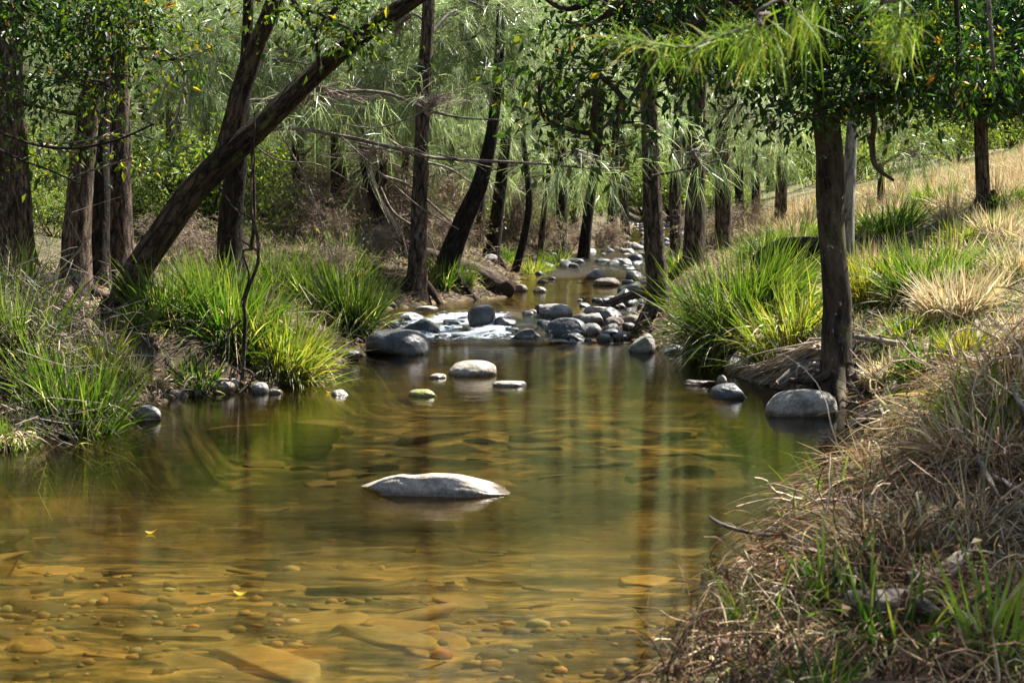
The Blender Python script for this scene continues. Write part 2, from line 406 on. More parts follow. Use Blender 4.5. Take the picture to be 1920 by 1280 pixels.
def ground_mat():
    m, nt, out = new_mat('leaf_litter_soil'); L = nt.links.new
    mp = coords(nt, (1, 1, 1))
    n = N_(nt, 'ShaderNodeTexNoise', Scale=1.3, Detail=8.0, Roughness=0.65); L(mp.outputs[0], n.inputs['Vector'])
    r = ramp(nt, [(0.32, (.020, .015, .010)), (0.5, (.055, .042, .028)), (0.70, (.15, .12, .078))]); L(n.outputs['Fac'], r.inputs[0])
    v = N_(nt, 'ShaderNodeTexVoronoi', Scale=26.0); L(mp.outputs[0], v.inputs['Vector'])
    r2 = ramp(nt, [(0.0, (.55, .5, .45)), (1.0, (1.5, 1.4, 1.25))])
    sv = nt.nodes.new('ShaderNodeSeparateColor'); L(v.outputs['Color'], sv.inputs[0]); L(sv.outputs[0], r2.inputs[0])
    mu = N_(nt, 'ShaderNodeMix', data_type='RGBA', blend_type='MULTIPLY'); mu.inputs[0].default_value = 1
    L(r.outputs[0], mu.inputs[6]); L(r2.outputs[0], mu.inputs[7])
    # greener turf away from the stream
    at = N_(nt, 'ShaderNodeAttribute', attribute_name='tint')
    se = nt.nodes.new('ShaderNodeSeparateColor'); L(at.outputs['Color'], se.inputs[0])
    g = N_(nt, 'ShaderNodeTexNoise', Scale=2.5, Detail=6.0); L(mp.outputs[0], g.inputs['Vector'])
    gr = ramp(nt, [(0.35, (.04, .055, .015)), (0.65, (.20, .165, .085))]); L(g.outputs['Fac'], gr.inputs[0])
    mx = N_(nt, 'ShaderNodeMix', data_type='RGBA'); L(se.outputs[1], mx.inputs[0]); L(mu.outputs[2], mx.inputs[6]); L(gr.outputs[0], mx.inputs[7])
    # amber silty gravel of the stream bed; painted shade and edge mud darken it
    mpb = coords(nt, (.75, 2.3, 1))
    dn = N_(nt, 'ShaderNodeTexNoise', Scale=2.6, Detail=8.0, Roughness=.62, Distortion=.5); L(mpb.outputs[0], dn.inputs['Vector'])
    rb = ramp(nt, [(.38, (.012, .011, .006)), (.48, (.055, .046, .022)), (.57, (.21, .155, .066)), (.70, (.42, .285, .11))]); L(dn.outputs['Fac'], rb.inputs[0])
    vb = N_(nt, 'ShaderNodeTexVoronoi', Scale=17.0); L(mpb.outputs[0], vb.inputs['Vector'])
    sb = nt.nodes.new('ShaderNodeSeparateColor'); L(vb.outputs['Color'], sb.inputs[0])
    rv = ramp(nt, [(0, (.55, .55, .5)), (1, (1.35, 1.3, 1.2))]); L(sb.outputs[0], rv.inputs[0])
    m4 = N_(nt, 'ShaderNodeMix', data_type='RGBA', blend_type='MULTIPLY'); m4.inputs[0].default_value = 1
    L(rb.outputs[0], m4.inputs[6]); L(rv.outputs[0], m4.inputs[7])
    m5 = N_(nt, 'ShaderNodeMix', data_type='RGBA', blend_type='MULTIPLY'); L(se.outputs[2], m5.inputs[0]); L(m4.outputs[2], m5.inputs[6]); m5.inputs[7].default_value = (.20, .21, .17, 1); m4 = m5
    mb = N_(nt, 'ShaderNodeMix', data_type='RGBA'); L(se.outputs[0], mb.inputs[0]); L(mx.outputs[2], mb.inputs[6]); L(m4.outputs[2], mb.inputs[7])
    p = N_(nt, 'ShaderNodeBsdfPrincipled', Roughness=0.9); p.inputs['Specular IOR Level'].default_value = .2
    b = N_(nt, 'ShaderNodeBump', Strength=0.6, Distance=0.04); L(n.outputs['Fac'], b.inputs['Height'])
    L(mb.outputs[2], p.inputs['Base Color']); L(b.outputs[0], p.inputs['Normal']); L(p.outputs[0], out.inputs['Surface'])
    return m

def water_mat():
    m, nt, out = new_mat('clear_stream_water'); L = nt.links.new
    mp = coords(nt, (.7, 3.2, 1))
    n1 = N_(nt, 'ShaderNodeTexNoise', Scale=2.2, Detail=3.0, Roughness=0.5); L(mp.outputs[0], n1.inputs['Vector'])
    mp2 = coords(nt, (.8, 4.2, 1))
    n2 = N_(nt, 'ShaderNodeTexNoise', Scale=11.0, Detail=3.0, Roughness=0.55); L(mp2.outputs[0], n2.inputs['Vector'])
    a = N_(nt, 'ShaderNodeMath', operation='MULTIPLY_ADD'); L(n2.outputs['Fac'], a.inputs[0]); a.inputs[1].default_value = 0.34; L(n1.outputs['Fac'], a.inputs[2])
    b = N_(nt, 'ShaderNodeBump', Strength=0.065, Distance=0.05); L(a.outputs[0], b.inputs['Height'])
    b2 = N_(nt, 'ShaderNodeBump', Strength=0.45, Distance=0.05); L(a.outputs[0], b2.inputs['Height'])
    fr = N_(nt, 'ShaderNodeFresnel', IOR=1.33); L(b.outputs[0], fr.inputs['Normal'])
    gl = N_(nt, 'ShaderNodeBsdfGlossy', Roughness=0.015); L(b.outputs[0], gl.inputs['Normal'])
    tr = N_(nt, 'ShaderNodeBsdfTransparent', Color=(.83, .765, .50, 1))
    rf = N_(nt, 'ShaderNodeBsdfRefraction', Color=(.83, .765, .50, 1), Roughness=0.0, IOR=1.16); L(b2.outputs[0], rf.inputs['Normal'])
    th = N_(nt, 'ShaderNodeMixShader'); th.inputs[0].default_value = .38; L(tr.outputs[0], th.inputs[1]); L(rf.outputs[0], th.inputs[2])
    x = N_(nt, 'ShaderNodeMixShader'); L(fr.outputs[0], x.inputs[0]); L(th.outputs[0], x.inputs[1]); L(gl.outputs[0], x.inputs[2])
    L(x.outputs[0], out.inputs['Surface'])
    return m

def foam_mat():
    m, nt, out = new_mat('white_water'); L = nt.links.new
    mp = coords(nt, (1.0, 3.0, 1))
    n = N_(nt, 'ShaderNodeTexNoise', Scale=7.0, Detail=9.0, Roughness=0.72, Distortion=1.2); L(mp.outputs[0], n.inputs['Vector'])
    at = N_(nt, 'ShaderNodeAttribute', attribute_name='tint')
    se = nt.nodes.new('ShaderNodeSeparateColor'); L(at.outputs['Color'], se.inputs[0])
    ad = N_(nt, 'ShaderNodeMath', operation='ADD'); L(n.outputs['Fac'], ad.inputs[0]); L(se.outputs[0], ad.inputs[1])
    r = ramp(nt, [(.985, (0, 0, 0)), (1.15, (.85, .85, .85))]); L(ad.outputs[0], r.inputs[0])
    b = N_(nt, 'ShaderNodeBump', Strength=0.8, Distance=0.05); L(n.outputs['Fac'], b.inputs['Height'])
    df = N_(nt, 'ShaderNodeBsdfPrincipled', Roughness=0.4); df.inputs['Base Color'].default_value = (.66, .73, .80, 1); L(b.outputs[0], df.inputs['Normal'])
    fr = N_(nt, 'ShaderNodeFresnel', IOR=1.33); L(b.outputs[0], fr.inputs['Normal'])
    gl = N_(nt, 'ShaderNodeBsdfGlossy', Roughness=0.08); L(b.outputs[0], gl.inputs['Normal'])
    tr = N_(nt, 'ShaderNodeBsdfTransparent', Color=(.95, .9, .75, 1))
    w = N_(nt, 'ShaderNodeMixShader'); L(fr.outputs[0], w.inputs[0]); L(tr.outputs[0], w.inputs[1]); L(gl.outputs[0], w.inputs[2])
    x = N_(nt, 'ShaderNodeMixShader'); L(r.outputs[0], x.inputs[0]); L(w.outputs[0], x.inputs[1]); L(df.outputs[0], x.inputs[2])
    L(x.outputs[0], out.inputs['Surface'])
    return m

# ------------------------------------------------------------------ setting: ground and water
def axis(segs):
    return np.unique(np.concatenate([np.arange(a, b, s) for a, b, s in segs]))

def make_ground():
    xs = axis([(-160, -30, 8), (-30, -8, .8), (-8, -4, .2), (-4, 5, .06), (5, 12, .2), (12, 34, .8), (34, 161, 8)])
    ys = axis([(-30, 2, 2), (2, 3.5, .2), (3.5, 20, .07), (20, 34, .15), (34, 66, .6), (66, 260, 8)])
    X, Y = np.meshgrid(xs, ys); x = X.ravel(); y = Y.ravel()
    h = height(x, y)
    nx, ny = len(xs), len(ys)
    i = (np.arange(ny - 1)[:, None] * nx + np.arange(nx - 1)[None]).ravel()
    Q = np.stack([i, i + 1, i + 1 + nx, i + nx], -1)
    inb = sstep(-0.12, 0.12, np.minimum(x - xl(y), xr(y) - x)) * (1 - sstep(18, 22, y) * 0.5)
    off = np.maximum(np.maximum(xl(y) - x, x - xr(y)), 0)
    turf = sstep(0.7, 1.8, off) * np.where(x > xr(y), 0.9 * sstep(7.2, 8.4, y), 0.45)
    mud = 1 - sstep(.05, .75, np.minimum(x - xl(y), xr(y) - x))     # silted edges under the banks
    mud_and_shade = np.maximum(sstep(7.3, 8.8, y + .25 * fbm(np.stack([x, y, 0 * x], -1) * 1.5, 71, 3)) * (1 - sstep(10.2, 11.4, y)) + sstep(13, 14.2, y) * (1 - sstep(15, 15.6, y)) * .7, mud * (y < 15.5))  # dark mid-pool band is painted tree shade and depth; edges are mud
    g = Geo(); g.add(np.stack([x, y, h], -1), Q, np.stack([inb, turf, mud_and_shade], -1))
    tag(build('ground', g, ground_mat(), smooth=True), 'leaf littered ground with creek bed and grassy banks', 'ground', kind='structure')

def make_water():
    ys = axis([(-5, 3, .5), (3, 15, .12), (15, 18, .05), (18, 34, .12), (34, 62, .5)])
    us = np.linspace(0, 1, 60)
    Y, U = np.meshgrid(ys, us, indexing='ij')
    X = xl(Y) - 0.35 + (xr(Y) - xl(Y) + 0.7) * U
    P = np.stack([X.ravel(), Y.ravel(), 0 * X.ravel()], -1)
    rough = (np.exp(-((Y - 16.3) / 0.9) ** 2) * 0.05 + sstep(21, 23, Y) * 0.025).ravel()
    Z = wl(Y).ravel() + rough * fbm(P * np.array([4, 6, 1]), 21, 3)
    ny, nx = Y.shape
    i = (np.arange(ny - 1)[:, None] * nx + np.arange(nx - 1)[None]).ravel()
    Q = np.stack([i, i + 1, i + 1 + nx, i + nx], -1)
    g = Geo(); P[:, 2] = Z; g.add(P, Q)
    tag(build('stream_water', g, water_mat(), smooth=True), 'clear shallow amber creek water with small ripples', 'water', kind='structure')
    # broken white water of the little cascade and of the riffle upstream
    def patch(name, x0, x1, y0, y1, amt, zup, label):
        xs = np.linspace(x0, x1, 110); yy = np.linspace(y0, y1, 110)
        X, Y = np.meshgrid(xs, yy); x = X.ravel(); y = Y.ravel()
        P = np.stack([x, y, 0 * x], -1)
        n = fbm(P * np.array([5, 7, 1]), 31, 4)
        e = np.minimum(np.minimum((x - x0) / (x1 - x0), (x1 - x) / (x1 - x0)), np.minimum((y - y0) / (y1 - y0), (y1 - y) / (y1 - y0))) * 4
        e = np.clip(e, 0, 1)
        P[:, 2] = wl(y) + zup + 0.06 * n * e
        i = (np.arange(109)[:, None] * 110 + np.arange(109)[None]).ravel()
        g = Geo(); g.add(P, np.stack([i, i + 1, i + 111, i + 110], -1), np.repeat((amt * e - 0.1)[:, None], 3, 1))
        tag(build(name, g, FOAM, smooth=True), label, 'white water', kind='stuff')
    patch('white_water', -1.75, 0.45, 15.0, 17.3, 0.62, 0.022, 'white water tumbling over the low rock cascade')
    patch('white_water', 0.5, 3.0, 23.0, 30.0, 0.42, 0.02, 'broken glinting water on the far stony riffle')

FOAM = foam_mat()
make_ground(); make_water()
# ------------------------------------------------------------------ plant builders
def sticks(g, A, B, ra, rb, col, bend=0.12):
    """N thin curved three-sided twigs from A to B."""
    N = len(A); t = np.array([0, .33, .67, 1.0])
    D = B - A; ln = np.linalg.norm(D, axis=1, keepdims=True)
    s1 = unit(np.cross(D, rng.normal(size=(N, 3)))); s2 = unit(np.cross(D, s1))
    k1 = rng.normal(0, bend, (N, 1)) * ln; k2 = rng.normal(0, bend * .6, (N, 1)) * ln
    P = A[:, None] + D[:, None] * t[None, :, None] + (s1 * k1)[:, None] * np.sin(t * math.pi)[None, :, None] + (s2 * k2)[:, None] * np.sin(t * 2 * math.pi)[None, :, None]
    R = ra[:, None] * (1 - t) + rb[:, None] * t
    a = np.arange(3) * 2.0944
    V = P[:, :, None] + (s1[:, None, None] * np.cos(a)[None, None, :, None] + s2[:, None, None] * np.sin(a)[None, None, :, None]) * R[:, :, None, None]
    b = np.arange(N)[:, None, None] * 12; k = np.arange(3)[None, :, None] * 3; j = np.arange(3)[None, None]; j2 = (j + 1) % 3
    Q = np.stack([b + k + j, b + k + j2, b + k + 3 + j2, b + k + 3 + j], -1).reshape(-1, 4)
    g.add(V.reshape(-1, 3), Q, np.repeat(col, 12, 0))

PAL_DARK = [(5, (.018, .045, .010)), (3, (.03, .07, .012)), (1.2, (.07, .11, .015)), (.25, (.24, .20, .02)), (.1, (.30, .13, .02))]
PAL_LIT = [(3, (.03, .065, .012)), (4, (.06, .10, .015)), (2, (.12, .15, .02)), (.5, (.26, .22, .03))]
PAL_OAK = [(2.2, (.46, .50, .37)), (4, (.21, .26, .13)), (3, (.29, .34, .19)), (2, (.11, .16, .06)), (.6, (.26, .22, .15))]  # palest needle tone stands in for sun glints on the foliage
PAL_FAR = [(3, (.30, .36, .22)), (3, (.38, .43, .30)), (2, (.20, .27, .12)), (.7, (.30, .26, .19))]
PAL_FRESH = [(4, (.14, .24, .035)), (3, (.22, .32, .055)), (2, (.08, .15, .035)), (.7, (.30, .24, .09)), (.5, (.34, .38, .22))]
PAL_IVY = [(5, (.022, .065, .016)), (3, (.035, .09, .02)), (1, (.06, .13, .025))]
PAL_SHRUB = [(3, (.07, .115, .03)), (3, (.13, .19, .05)), (2, (.22, .27, .07)), (.9, (.26, .23, .09))]
TW_DARK = (.045, .034, .026); TW_GREY = (.20, .17, .145); TW_DEAD = (.24, .18, .15)

def mass(gl, gt, c, r, anchor, kind, nclump, nleaf, size, pal, spread=0.16, tw=TW_DARK, limb=0.022, bare=0.0, shell=0.45):
    """One foliage mass: a limb from the anchor, twigs, and the leaves or needles on them."""
    c = np.asarray(c, float); r = np.broadcast_to(np.asarray(r, float), (3,))
    cl = c + inball(nclump, 1.0, shell) * r
    if anchor is not None:
        a = np.asarray(anchor, float); mid = (a + c) / 2 + rng.normal(0, .12, 3) + np.array([0, 0, .1])
        pts = np.array([a, mid, c])
        tube(gt, pts, [limb, limb * .75, limb * .4], 6, tw, m=9)
        q = spline(pts, 30)[12:]
    else:
        q = c[None] + rng.normal(0, .15, (12, 3)) * r
    st = q[rng.integers(0, len(q), nclump)]
    sticks(gt, st, cl, np.full(nclump, .006), np.full(nclump, .0022), np.tile(np.array(tw), (nclump, 1)) * np.exp(rng.normal(0, .2, (nclump, 1))), .10)
    keep = rng.random(nclump) >= bare
    k = cl[keep]; n = len(k)
    if n == 0: return
    if kind == 'broad':
        ctr = np.repeat(k, nleaf, 0); o = rng.normal(0, spread, (n * nleaf, 3)); o[:, 2] *= .75
        d = unit(o) * .55 + rng.normal(0, .5, o.shape) + np.array([0, 0, -.55])
        L = size * rng.uniform(.4, 1.3, len(o)); leaves(gl, ctr + o, d, L, L * rng.uniform(.32, .5, len(o)), pick(pal, len(o)))
    else:
        td = unit((k - c) / r * .8 + rng.normal(0, .55, k.shape) + np.array([0, 0, -.25]))
        ln = spread * 2.6
        sticks(gt, k, k + td * ln, np.full(n, .0026), np.full(n, .001), np.tile(np.array(tw), (n, 1)), .08)
        u = rng.random((n, nleaf, 1))
        b = (k[:, None] + td[:, None] * u * ln).reshape(-1, 3)
        d = (td[:, None] * .75 + rng.normal(0, .42, (n, nleaf, 3)) + np.array([0, 0, -.22])).reshape(-1, 3)
        L = size * rng.uniform(.55, 1.25, len(b)); w = np.full(len(b), .0065) * rng.uniform(.6, 1.3, len(b))
        strips(gl, b, d, L, w, rng.uniform(.1, .55, len(b)), 2, pick(pal, len(b)), prof=np.array([1., .8, .2]))

def px_path(spec, D):
    P = []; R = []
    for s in spec:
        d = s[3] if len(s) > 3 else D
        P.append(W(s[0], s[1], d)); R.append(s[2] / F * d)
    return np.array(P), np.array(R)

def tree(name, label, cat, spec, D, bk, forks=(), masses=(), leafm='leaf', group=None, flare=0.7, flute=.1, sides=22, roots=0, twm='twig', up=None, seed=0, fbk=None):
    P, R = px_path(spec, D); R = R * .87
    if up is not None:                       # carry the trunk on above the frame
        for (dx, dy, dz, r) in up:
            P = np.vstack([P, P[-1] + np.array([dx, dy, dz])]); R = np.append(R, r)
    x, y = P[0, 0], P[0, 1]; z0 = hz(x, y)
    P[0, 2] = min(P[0, 2], z0) - 0.12
    base = np.array([x, y, z0])
    root = empty(name, base, label, cat, group)
    g = Geo(); tp = tube(g, P, R, sides, rough=.14, m=max(40, int(np.sum(np.linalg.norm(np.diff(P, axis=0), axis=1)) / .07)), seed=seed + 3, flare=flare, flute=flute)
    for k in range(roots):
        a = k / roots * 6.283 + rng.uniform(-.4, .4); d = np.array([math.cos(a), math.sin(a), 0])
        r0 = R[0] * .36; ln = rng.uniform(1.2, 2.4) * R[0] + .1
        q = [base + np.array([0, 0, .20]) + d * R[0] * .45, base + d * R[0] * 1.25 + np.array([0, 0, .04])]
        for s in (.55, 1.0):
            e = base + d * (R[0] * 1.3 + ln * s) + rng.normal(0, .05, 3); e[2] = hz(e[0], e[1]) - .01 - .05 * (s == 1); q.append(e)
        tube(g, q, [r0, r0 * .8, r0 * .5, r0 * .2], 9, rough=.2, m=14, seed=k)
    build('trunk', g, M[bk], root, True, base)
    anchors = [tp]
    for (fs, fd) in forks:
        FP, FR = px_path(fs, fd); FR = FR * .9
        if len(FP) > 4 and FR[0] < .05:      # a natural crook in the thin ones
            FP = FP + np.vstack([[0, 0, 0], rng.normal(0, .035, (len(FP) - 1, 3))])
        g = Geo(); anchors.append(tube(g, FP, FR, 14 if FR[0] > .04 else 7, rough=.15, m=max(16, len(FP) * 8), seed=seed + 9, flute=.06))
        build('branch', g, M[bk if FR[0] > .06 else fbk or bk], root, True, base)
    if masses:
        A = np.vstack(anchors); gl = Geo(); gt = Geo()
        for ms in masses:
            c = W(*ms['at']) if 'at' in ms else base + np.array(ms['off'])
            kw = {k: v for k, v in ms.items() if k not in ('at', 'off', 'noanchor')}
            an = A[np.argmin(np.linalg.norm(A - c, axis=1) + 0.5 * np.maximum(A[:, 2] - c[2], 0))]
            if ms.get('noanchor'): an = None
            mass(gl, gt, c, anchor=an, **kw)
        build('branchwork', gt, M[twm], root, False, base)
        if gl.n: build('foliage', gl, M[leafm], root, False, base)
    return root

PAL_GREEN = [(5, (.022, .070, .012)), (4, (.045, .115, .016)), (2, (.10, .17, .022)), (.5, (.25, .20, .05)), (.6, (.36, .29, .16))]
PAL_YELL = [(3, (.07, .13, .018)), (4, (.20, .21, .035)), (3, (.38, .29, .06)), (1, (.46, .36, .15))]
PAL_THATCH = [(3, (.48, .36, .21)), (3, (.26, .17, .085)), (2.5, (.09, .056, .028)), (.3, (.13, .15, .04))]
PAL_DKG = [(4, (.016, .045, .012)), (3, (.03, .07, .016)), (1.5, (.06, .11, .02)), (.8, (.26, .22, .14))]
PAL_STRAW = [(4, (.56, .49, .33)), (3, (.42, .34, .20)), (1, (.20, .14, .07)), (1, (.26, .25, .07))]
PAL_ORNG = [(3, (.40, .24, .05)), (3, (.30, .24, .04)), (2, (.12, .15, .02)), (1, (.42, .32, .15))]
TIP_Y = (.19, .22, .04)

def blades(g, base, n, r0, H, Wd, pal, width=.011, seg=5, lean=(0, 0), stiff=1.0, tip=TIP_Y):
    a = rng.uniform(0, 6.283, n); rr = np.sqrt(rng.random(n)) * r0
    out = np.stack([np.cos(a), np.sin(a), 0 * a], -1)
    b = base + out * rr[:, None]; b[:, 2] = height(b[:, 0], b[:, 1]) - .02
    mt = math.atan2(Wd * 1.0, H)
    tilt = (rng.random(n) ** .8 * 1.15 * mt + np.abs(rng.normal(0, .12, n))).clip(0, 1.35)
    a2 = a + rng.normal(0, .6, n)
    d = np.stack([np.cos(a2) * np.sin(tilt) + lean[0], np.sin(a2) * np.sin(tilt) + lean[1], np.cos(tilt)], -1)
    L = H * rng.uniform(.45, 1.22, n) * (1 + .25 * tilt)
    col = pick(pal, n, .25)
    if pal in (PAL_STRAW, PAL_THATCH): tip = (.55, .47, .31)
    strips(g, b, d, L, width * rng.uniform(.6, 1.25, n), (rng.random(n) ** 1.6 * .75 + .04) * (0.35 + tilt) / stiff, seg, col, np.tile(np.array(tip), (n, 1)), sweep=.14)

def tussock(px, py, hpx, wpx, pal, label, n=420, group=None, skirt=0, D=None, lean=(0, 0), width=.0135, stiff=1.0, name='grass_tussock', cat='grass tussock'):
    p = G(px, py) if D is None else W(px, py, D)
    if D is not None: p[2] = hz(p[0], p[1])
    d = p[1]; H = hpx / F * d; Wd = wpx / F * d
    root = empty(name, p, label, cat, group)
    g = Geo(); blades(g, p, n, .24 * Wd, H, Wd * .5, pal, width, lean=lean, stiff=stiff)
    if n > 150:
        blades(g, p, n // 3, .30 * Wd, H * .62, Wd * .75, pal, width, lean=lean, stiff=.7)
        blades(g, p, n // 6, .30 * Wd, H * .8, Wd * .75, PAL_STRAW, width * .8, lean=lean, stiff=.6)
    build('blade_tuft', g, M['dry'] if pal in (PAL_STRAW, PAL_THATCH) else M['blade'], root, False, p)
    if skirt:
        g = Geo(); a = rng.uniform(0, 6.283, skirt); out = np.stack([np.cos(a), np.sin(a), 0 * a], -1)
        b = p + out * (.22 * Wd * rng.uniform(.5, 1.1, (skirt, 1))) + np.array([0, 0, 1]) * (H * rng.uniform(.05, .38, (skirt, 1)))
        dd = out * rng.uniform(.3, 1, (skirt, 1)) + np.array([0, 0, .35]) + rng.normal(0, .3, (skirt, 3))
        strips(g, b, dd, H * rng.uniform(.3, .75, skirt), width * .8 * rng.uniform(.5, 1.2, skirt), rng.uniform(.5, 1.3, skirt), 5, pick(PAL_STRAW, skirt, .3))
        build('dead_skirt', g, M['dry'], root, False, p)
    return root

# ------------------------------------------------------------------ rocks
def ico(sub):
    import bmesh
    bm = bmesh.new(); bmesh.ops.create_icosphere(bm, subdivisions=sub, radius=1)
    V = np.array([v.co[:] for v in bm.verts]); Fc = np.array([[v.index for v in f.verts] for f in bm.faces]); bm.free()
    return V, Fc
ICO4 = ico(5); ICO3 = ico(3)

def rock(px, py, w, h, mat, label, seed=0, depth=.75, cuts=4, rough=.10, ridge=None, group=None, name='river_rock', cat='rock', rz=None, sink=1.0, hi=True, at=None, skew=0.0, box=.8):
    p = G(px, py) if at is None else np.array(at, float)
    d = p[1]; sx = w / F * d / 2; hz_ = h / F * d; sy = sx * depth
    p = p + np.array([0, sy * .6 if at is None else 0, 0])
    r = np.random.default_rng(seed + 100)
    V, Fc = ICO4 if hi else ICO3; V = V.copy()
    V = np.sign(V) * np.abs(V) ** box
    for k in range(cuts):
        n = unit(r.normal(size=3) * np.array([1, 1, .8])); dd = r.uniform(.55, .85)
        e = np.maximum(V @ n - dd, 0); V = V - n[None] * (e * .88)[:, None]
    V = V * (1 + rough * fbm(V * 1.6 + seed * 3.7, seed, 5))[:, None]
    V = V + .03 * fbm(V * 6 + seed, seed + 4, 4)[:, None] * unit(V)
    V = V - .05 * np.maximum(.12 - np.abs(vnoise(V * 2.1 + seed, seed + 8)), 0)[:, None] * 4 * unit(V)
    if ridge is not None:
        V[:, 2] *= np.interp(V[:, 0], np.linspace(-1, 1, len(ridge)), ridge)
    V[:, 0] += skew * np.maximum(V[:, 2], 0)
    V = V / np.array([np.abs(V[:, 0]).max(), np.abs(V[:, 1]).max(), V[:, 2].max()])
    a = r.uniform(-.2, .2) if rz is None else rz
    V = V * np.array([sx, sy, hz_]); V[:, 2] -= hz_ * (1 - sink)
    V = np.stack([V[:, 0] * math.cos(a) - V[:, 1] * math.sin(a), V[:, 0] * math.sin(a) + V[:, 1] * math.cos(a), V[:, 2]], -1)
    g = Geo(); g.add(V + p, Fc)
    return tag(build(name, g, M[mat], None, True, p), label, cat, group)
# ================================================================== THE ROCKS
rock(805, 928, 312, 41, 'rock_pale', 'long pale weathered rock with a dark split left end, alone in the foreground shallows', 1, .42, 5, .10, [.1, .45, .85, 1.0, .86, .95, .86, .7, .48, .26, .06], rz=.03, box=.5)
rock(885, 704, 94, 27, 'rock_pale', 'smooth white domed rock alone in the middle of the pool', 2, .8, 1, .05, skew=.1)
rock(821, 709, 34, 8, 'rock_pale', 'little pale stone just left of the white domed rock', 3, .7, 2)
rock(955, 724, 66, 8, 'rock_pale', 'flat pale stone barely above water right of the white domed rock', 4, .6, 2)
rock(792, 743, 56, 13, 'rock_moss', 'small mossy green stone in the middle of the pool', 5, .7, 3)
rock(638, 741, 36, 10, 'rock_pale', 'small pale stone beside a floating yellow leaf', 6, .7, 2)
rock(1506, 780, 140, 47, 'rock_pale', 'big rounded pale grey rock with dappled light at the foot of the dark trunk', 7, .7, 2, .07, skew=.15)
rock(1371, 746, 78, 26, 'rock_dark', 'dark rounded rock left of the big dappled grey rock', 8, .75, 2, .07)
rock(1396, 690, 76, 34, 'rock_pale', 'angular pale block at the water edge under the sedges', 9, .8, 7, .08, rz=.4)
rock(1312, 722, 66, 9, 'rock_brown', 'low crusted brown stone in the shallows near the right bank', 10, .5, 4, .25)
rock(1354, 719, 20, 16, 'rock_pale', 'small upright pale stone at the end of the crusted brown stone', 11, .8, 4)
rock(744, 664, 122, 44, 'rock_dark', 'large dark boulder at the left side below the cascade', 12, .8, 4, .08, box=.62)
rock(648, 668, 62, 14, 'rock_dark', 'low dark flat stone under the left sedges beside the large boulder', 13, .7, 3)
rock(612, 663, 40, 10, 'rock_grey', 'small grey stone at the left bank beneath drooping sedge blades', 14, .7, 3)
rock(271, 788, 58, 27, 'rock_grey', 'grey rock touching its reflection at the near left bank', 15, .8, 3, rz=.2)
rock(410, 737, 60, 22, 'rock_brown', 'dark brown rounded stone on the mud beside the drowned sapling', 16, .8, 2)
rock(432, 727, 34, 15, 'rock_pale', 'pale stone tucked behind the dark brown stone by the sapling', 17, .8, 2)
rock(487, 736, 34, 19, 'rock_grey', 'grey pointed stone right of the drowned sapling', 18, .8, 4)
rock(516, 738, 28, 9, 'rock_pale', 'small pale flat stone at the right end of the sapling stones', 19, .7, 2)
rock(904, 612, 58, 40, 'rock_dark', 'dark upright boulder standing in the middle of the cascade', 20, .8, 5, .1, rz=.3, box=.62)
rock(946, 613, 44, 19, 'rock_dark', 'dark stone leaning on the right of the upright cascade boulder', 81, .8, 9, .13, box=.66)
rock(788, 626, 76, 27, 'rock_dark', 'dark wet rock with white water on its right, left part of cascade', 82, .8, 9, .13, box=.66)
rock(846, 612, 46, 13, 'rock_dark', 'wet black stone awash between the two cascade boulders', 51, .8, 9, .2, box=.66)
rock(990, 636, 76, 20, 'rock_dark', 'flat dark slab at the lower right of the cascade', 83, .7, 8, .13, box=.66)
rock(1042, 592, 66, 21, 'rock_grey', 'smooth blue grey stone on top of the cascade pile', 24, .8, 2, box=.62)
rock(1015, 587, 28, 16, 'rock_dark', 'small dark stone left of the smooth blue grey stone', 85, .8, 8, .13, box=.66)
rock(1118, 588, 50, 14, 'rock_pale', 'flat light stone behind the cascade pile', 26, .7, 2)
rock(1062, 627, 80, 30, 'rock_dark', 'square shaded block in the middle of the cascade pile', 27, .8, 7, .06)
rock(1112, 607, 52, 20, 'rock_grey', 'blue grey stone with a flat top, centre right of the cascade pile', 28, .8, 5, box=.62)
rock(1146, 598, 56, 22, 'rock_dark', 'dark rounded stone high on the cascade pile by the slanting log', 89, .8, 8, .13, box=.66)
rock(1172, 572, 66, 30, 'rock_dark', 'large shaded stone behind the slanting log', 80, .8, 9, .13, box=.66)
rock(1109, 624, 40, 18, 'rock_grey', 'egg shaped grey stone low in front of the cascade pile', 31, .8, 2)
rock(1152, 612, 40, 18, 'rock_brown', 'brown stone on the right of the egg shaped grey stone', 32, .8, 3)
rock(1186, 606, 34, 16, 'rock_brown', 'brown stone against the exposed tree roots', 33, .8, 3)
rock(1134, 638, 32, 12, 'rock_grey', 'little grey stone in the water in front of the brown stones', 34, .8, 3)
rock(1078, 637, 54, 11, 'rock_dark', 'thin dark stone at the front edge of the cascade pile', 85, .7, 8, .13, box=.66)
rock(1046, 644, 46, 6, 'rock_dark', 'dark stone almost under water in front of the cascade pile', 86, .7, 8, .13, box=.66)
rock(1162, 637, 28, 11, 'rock_dark', 'small dark stone beside the root tips', 52, .8, 8, .13, box=.66)
rock(1205, 660, 50, 34, 'rock_grey', 'squat grey rock wedged under the exposed tree roots', 37, .8, 5, .1)
rock(1262, 662, 66, 15, 'rock_dark', 'dark flat rock in shade right of the exposed roots', 38, .7, 3)
rock(800, 582, 46, 8, 'rock_pale', 'flat pale stone at the foot of the straight middle trunk', 39, .7, 2)
rock(730, 574, 26, 8, 'rock_grey', 'small grey stone on the mud left of the straight middle trunk', 53, .7, 2)
rock(976, 546, 28, 13, 'rock_brown', 'brown stone at the end of the fallen log', 40, .8, 3)
rock(1012, 548, 26, 10, 'rock_pale', 'pale stone on the far side of the upper pool', 41, .8, 3)
rock(1138, 536, 54, 15, 'rock_brown', 'brown mounded rock in the far riffle', 42, .7, 2)
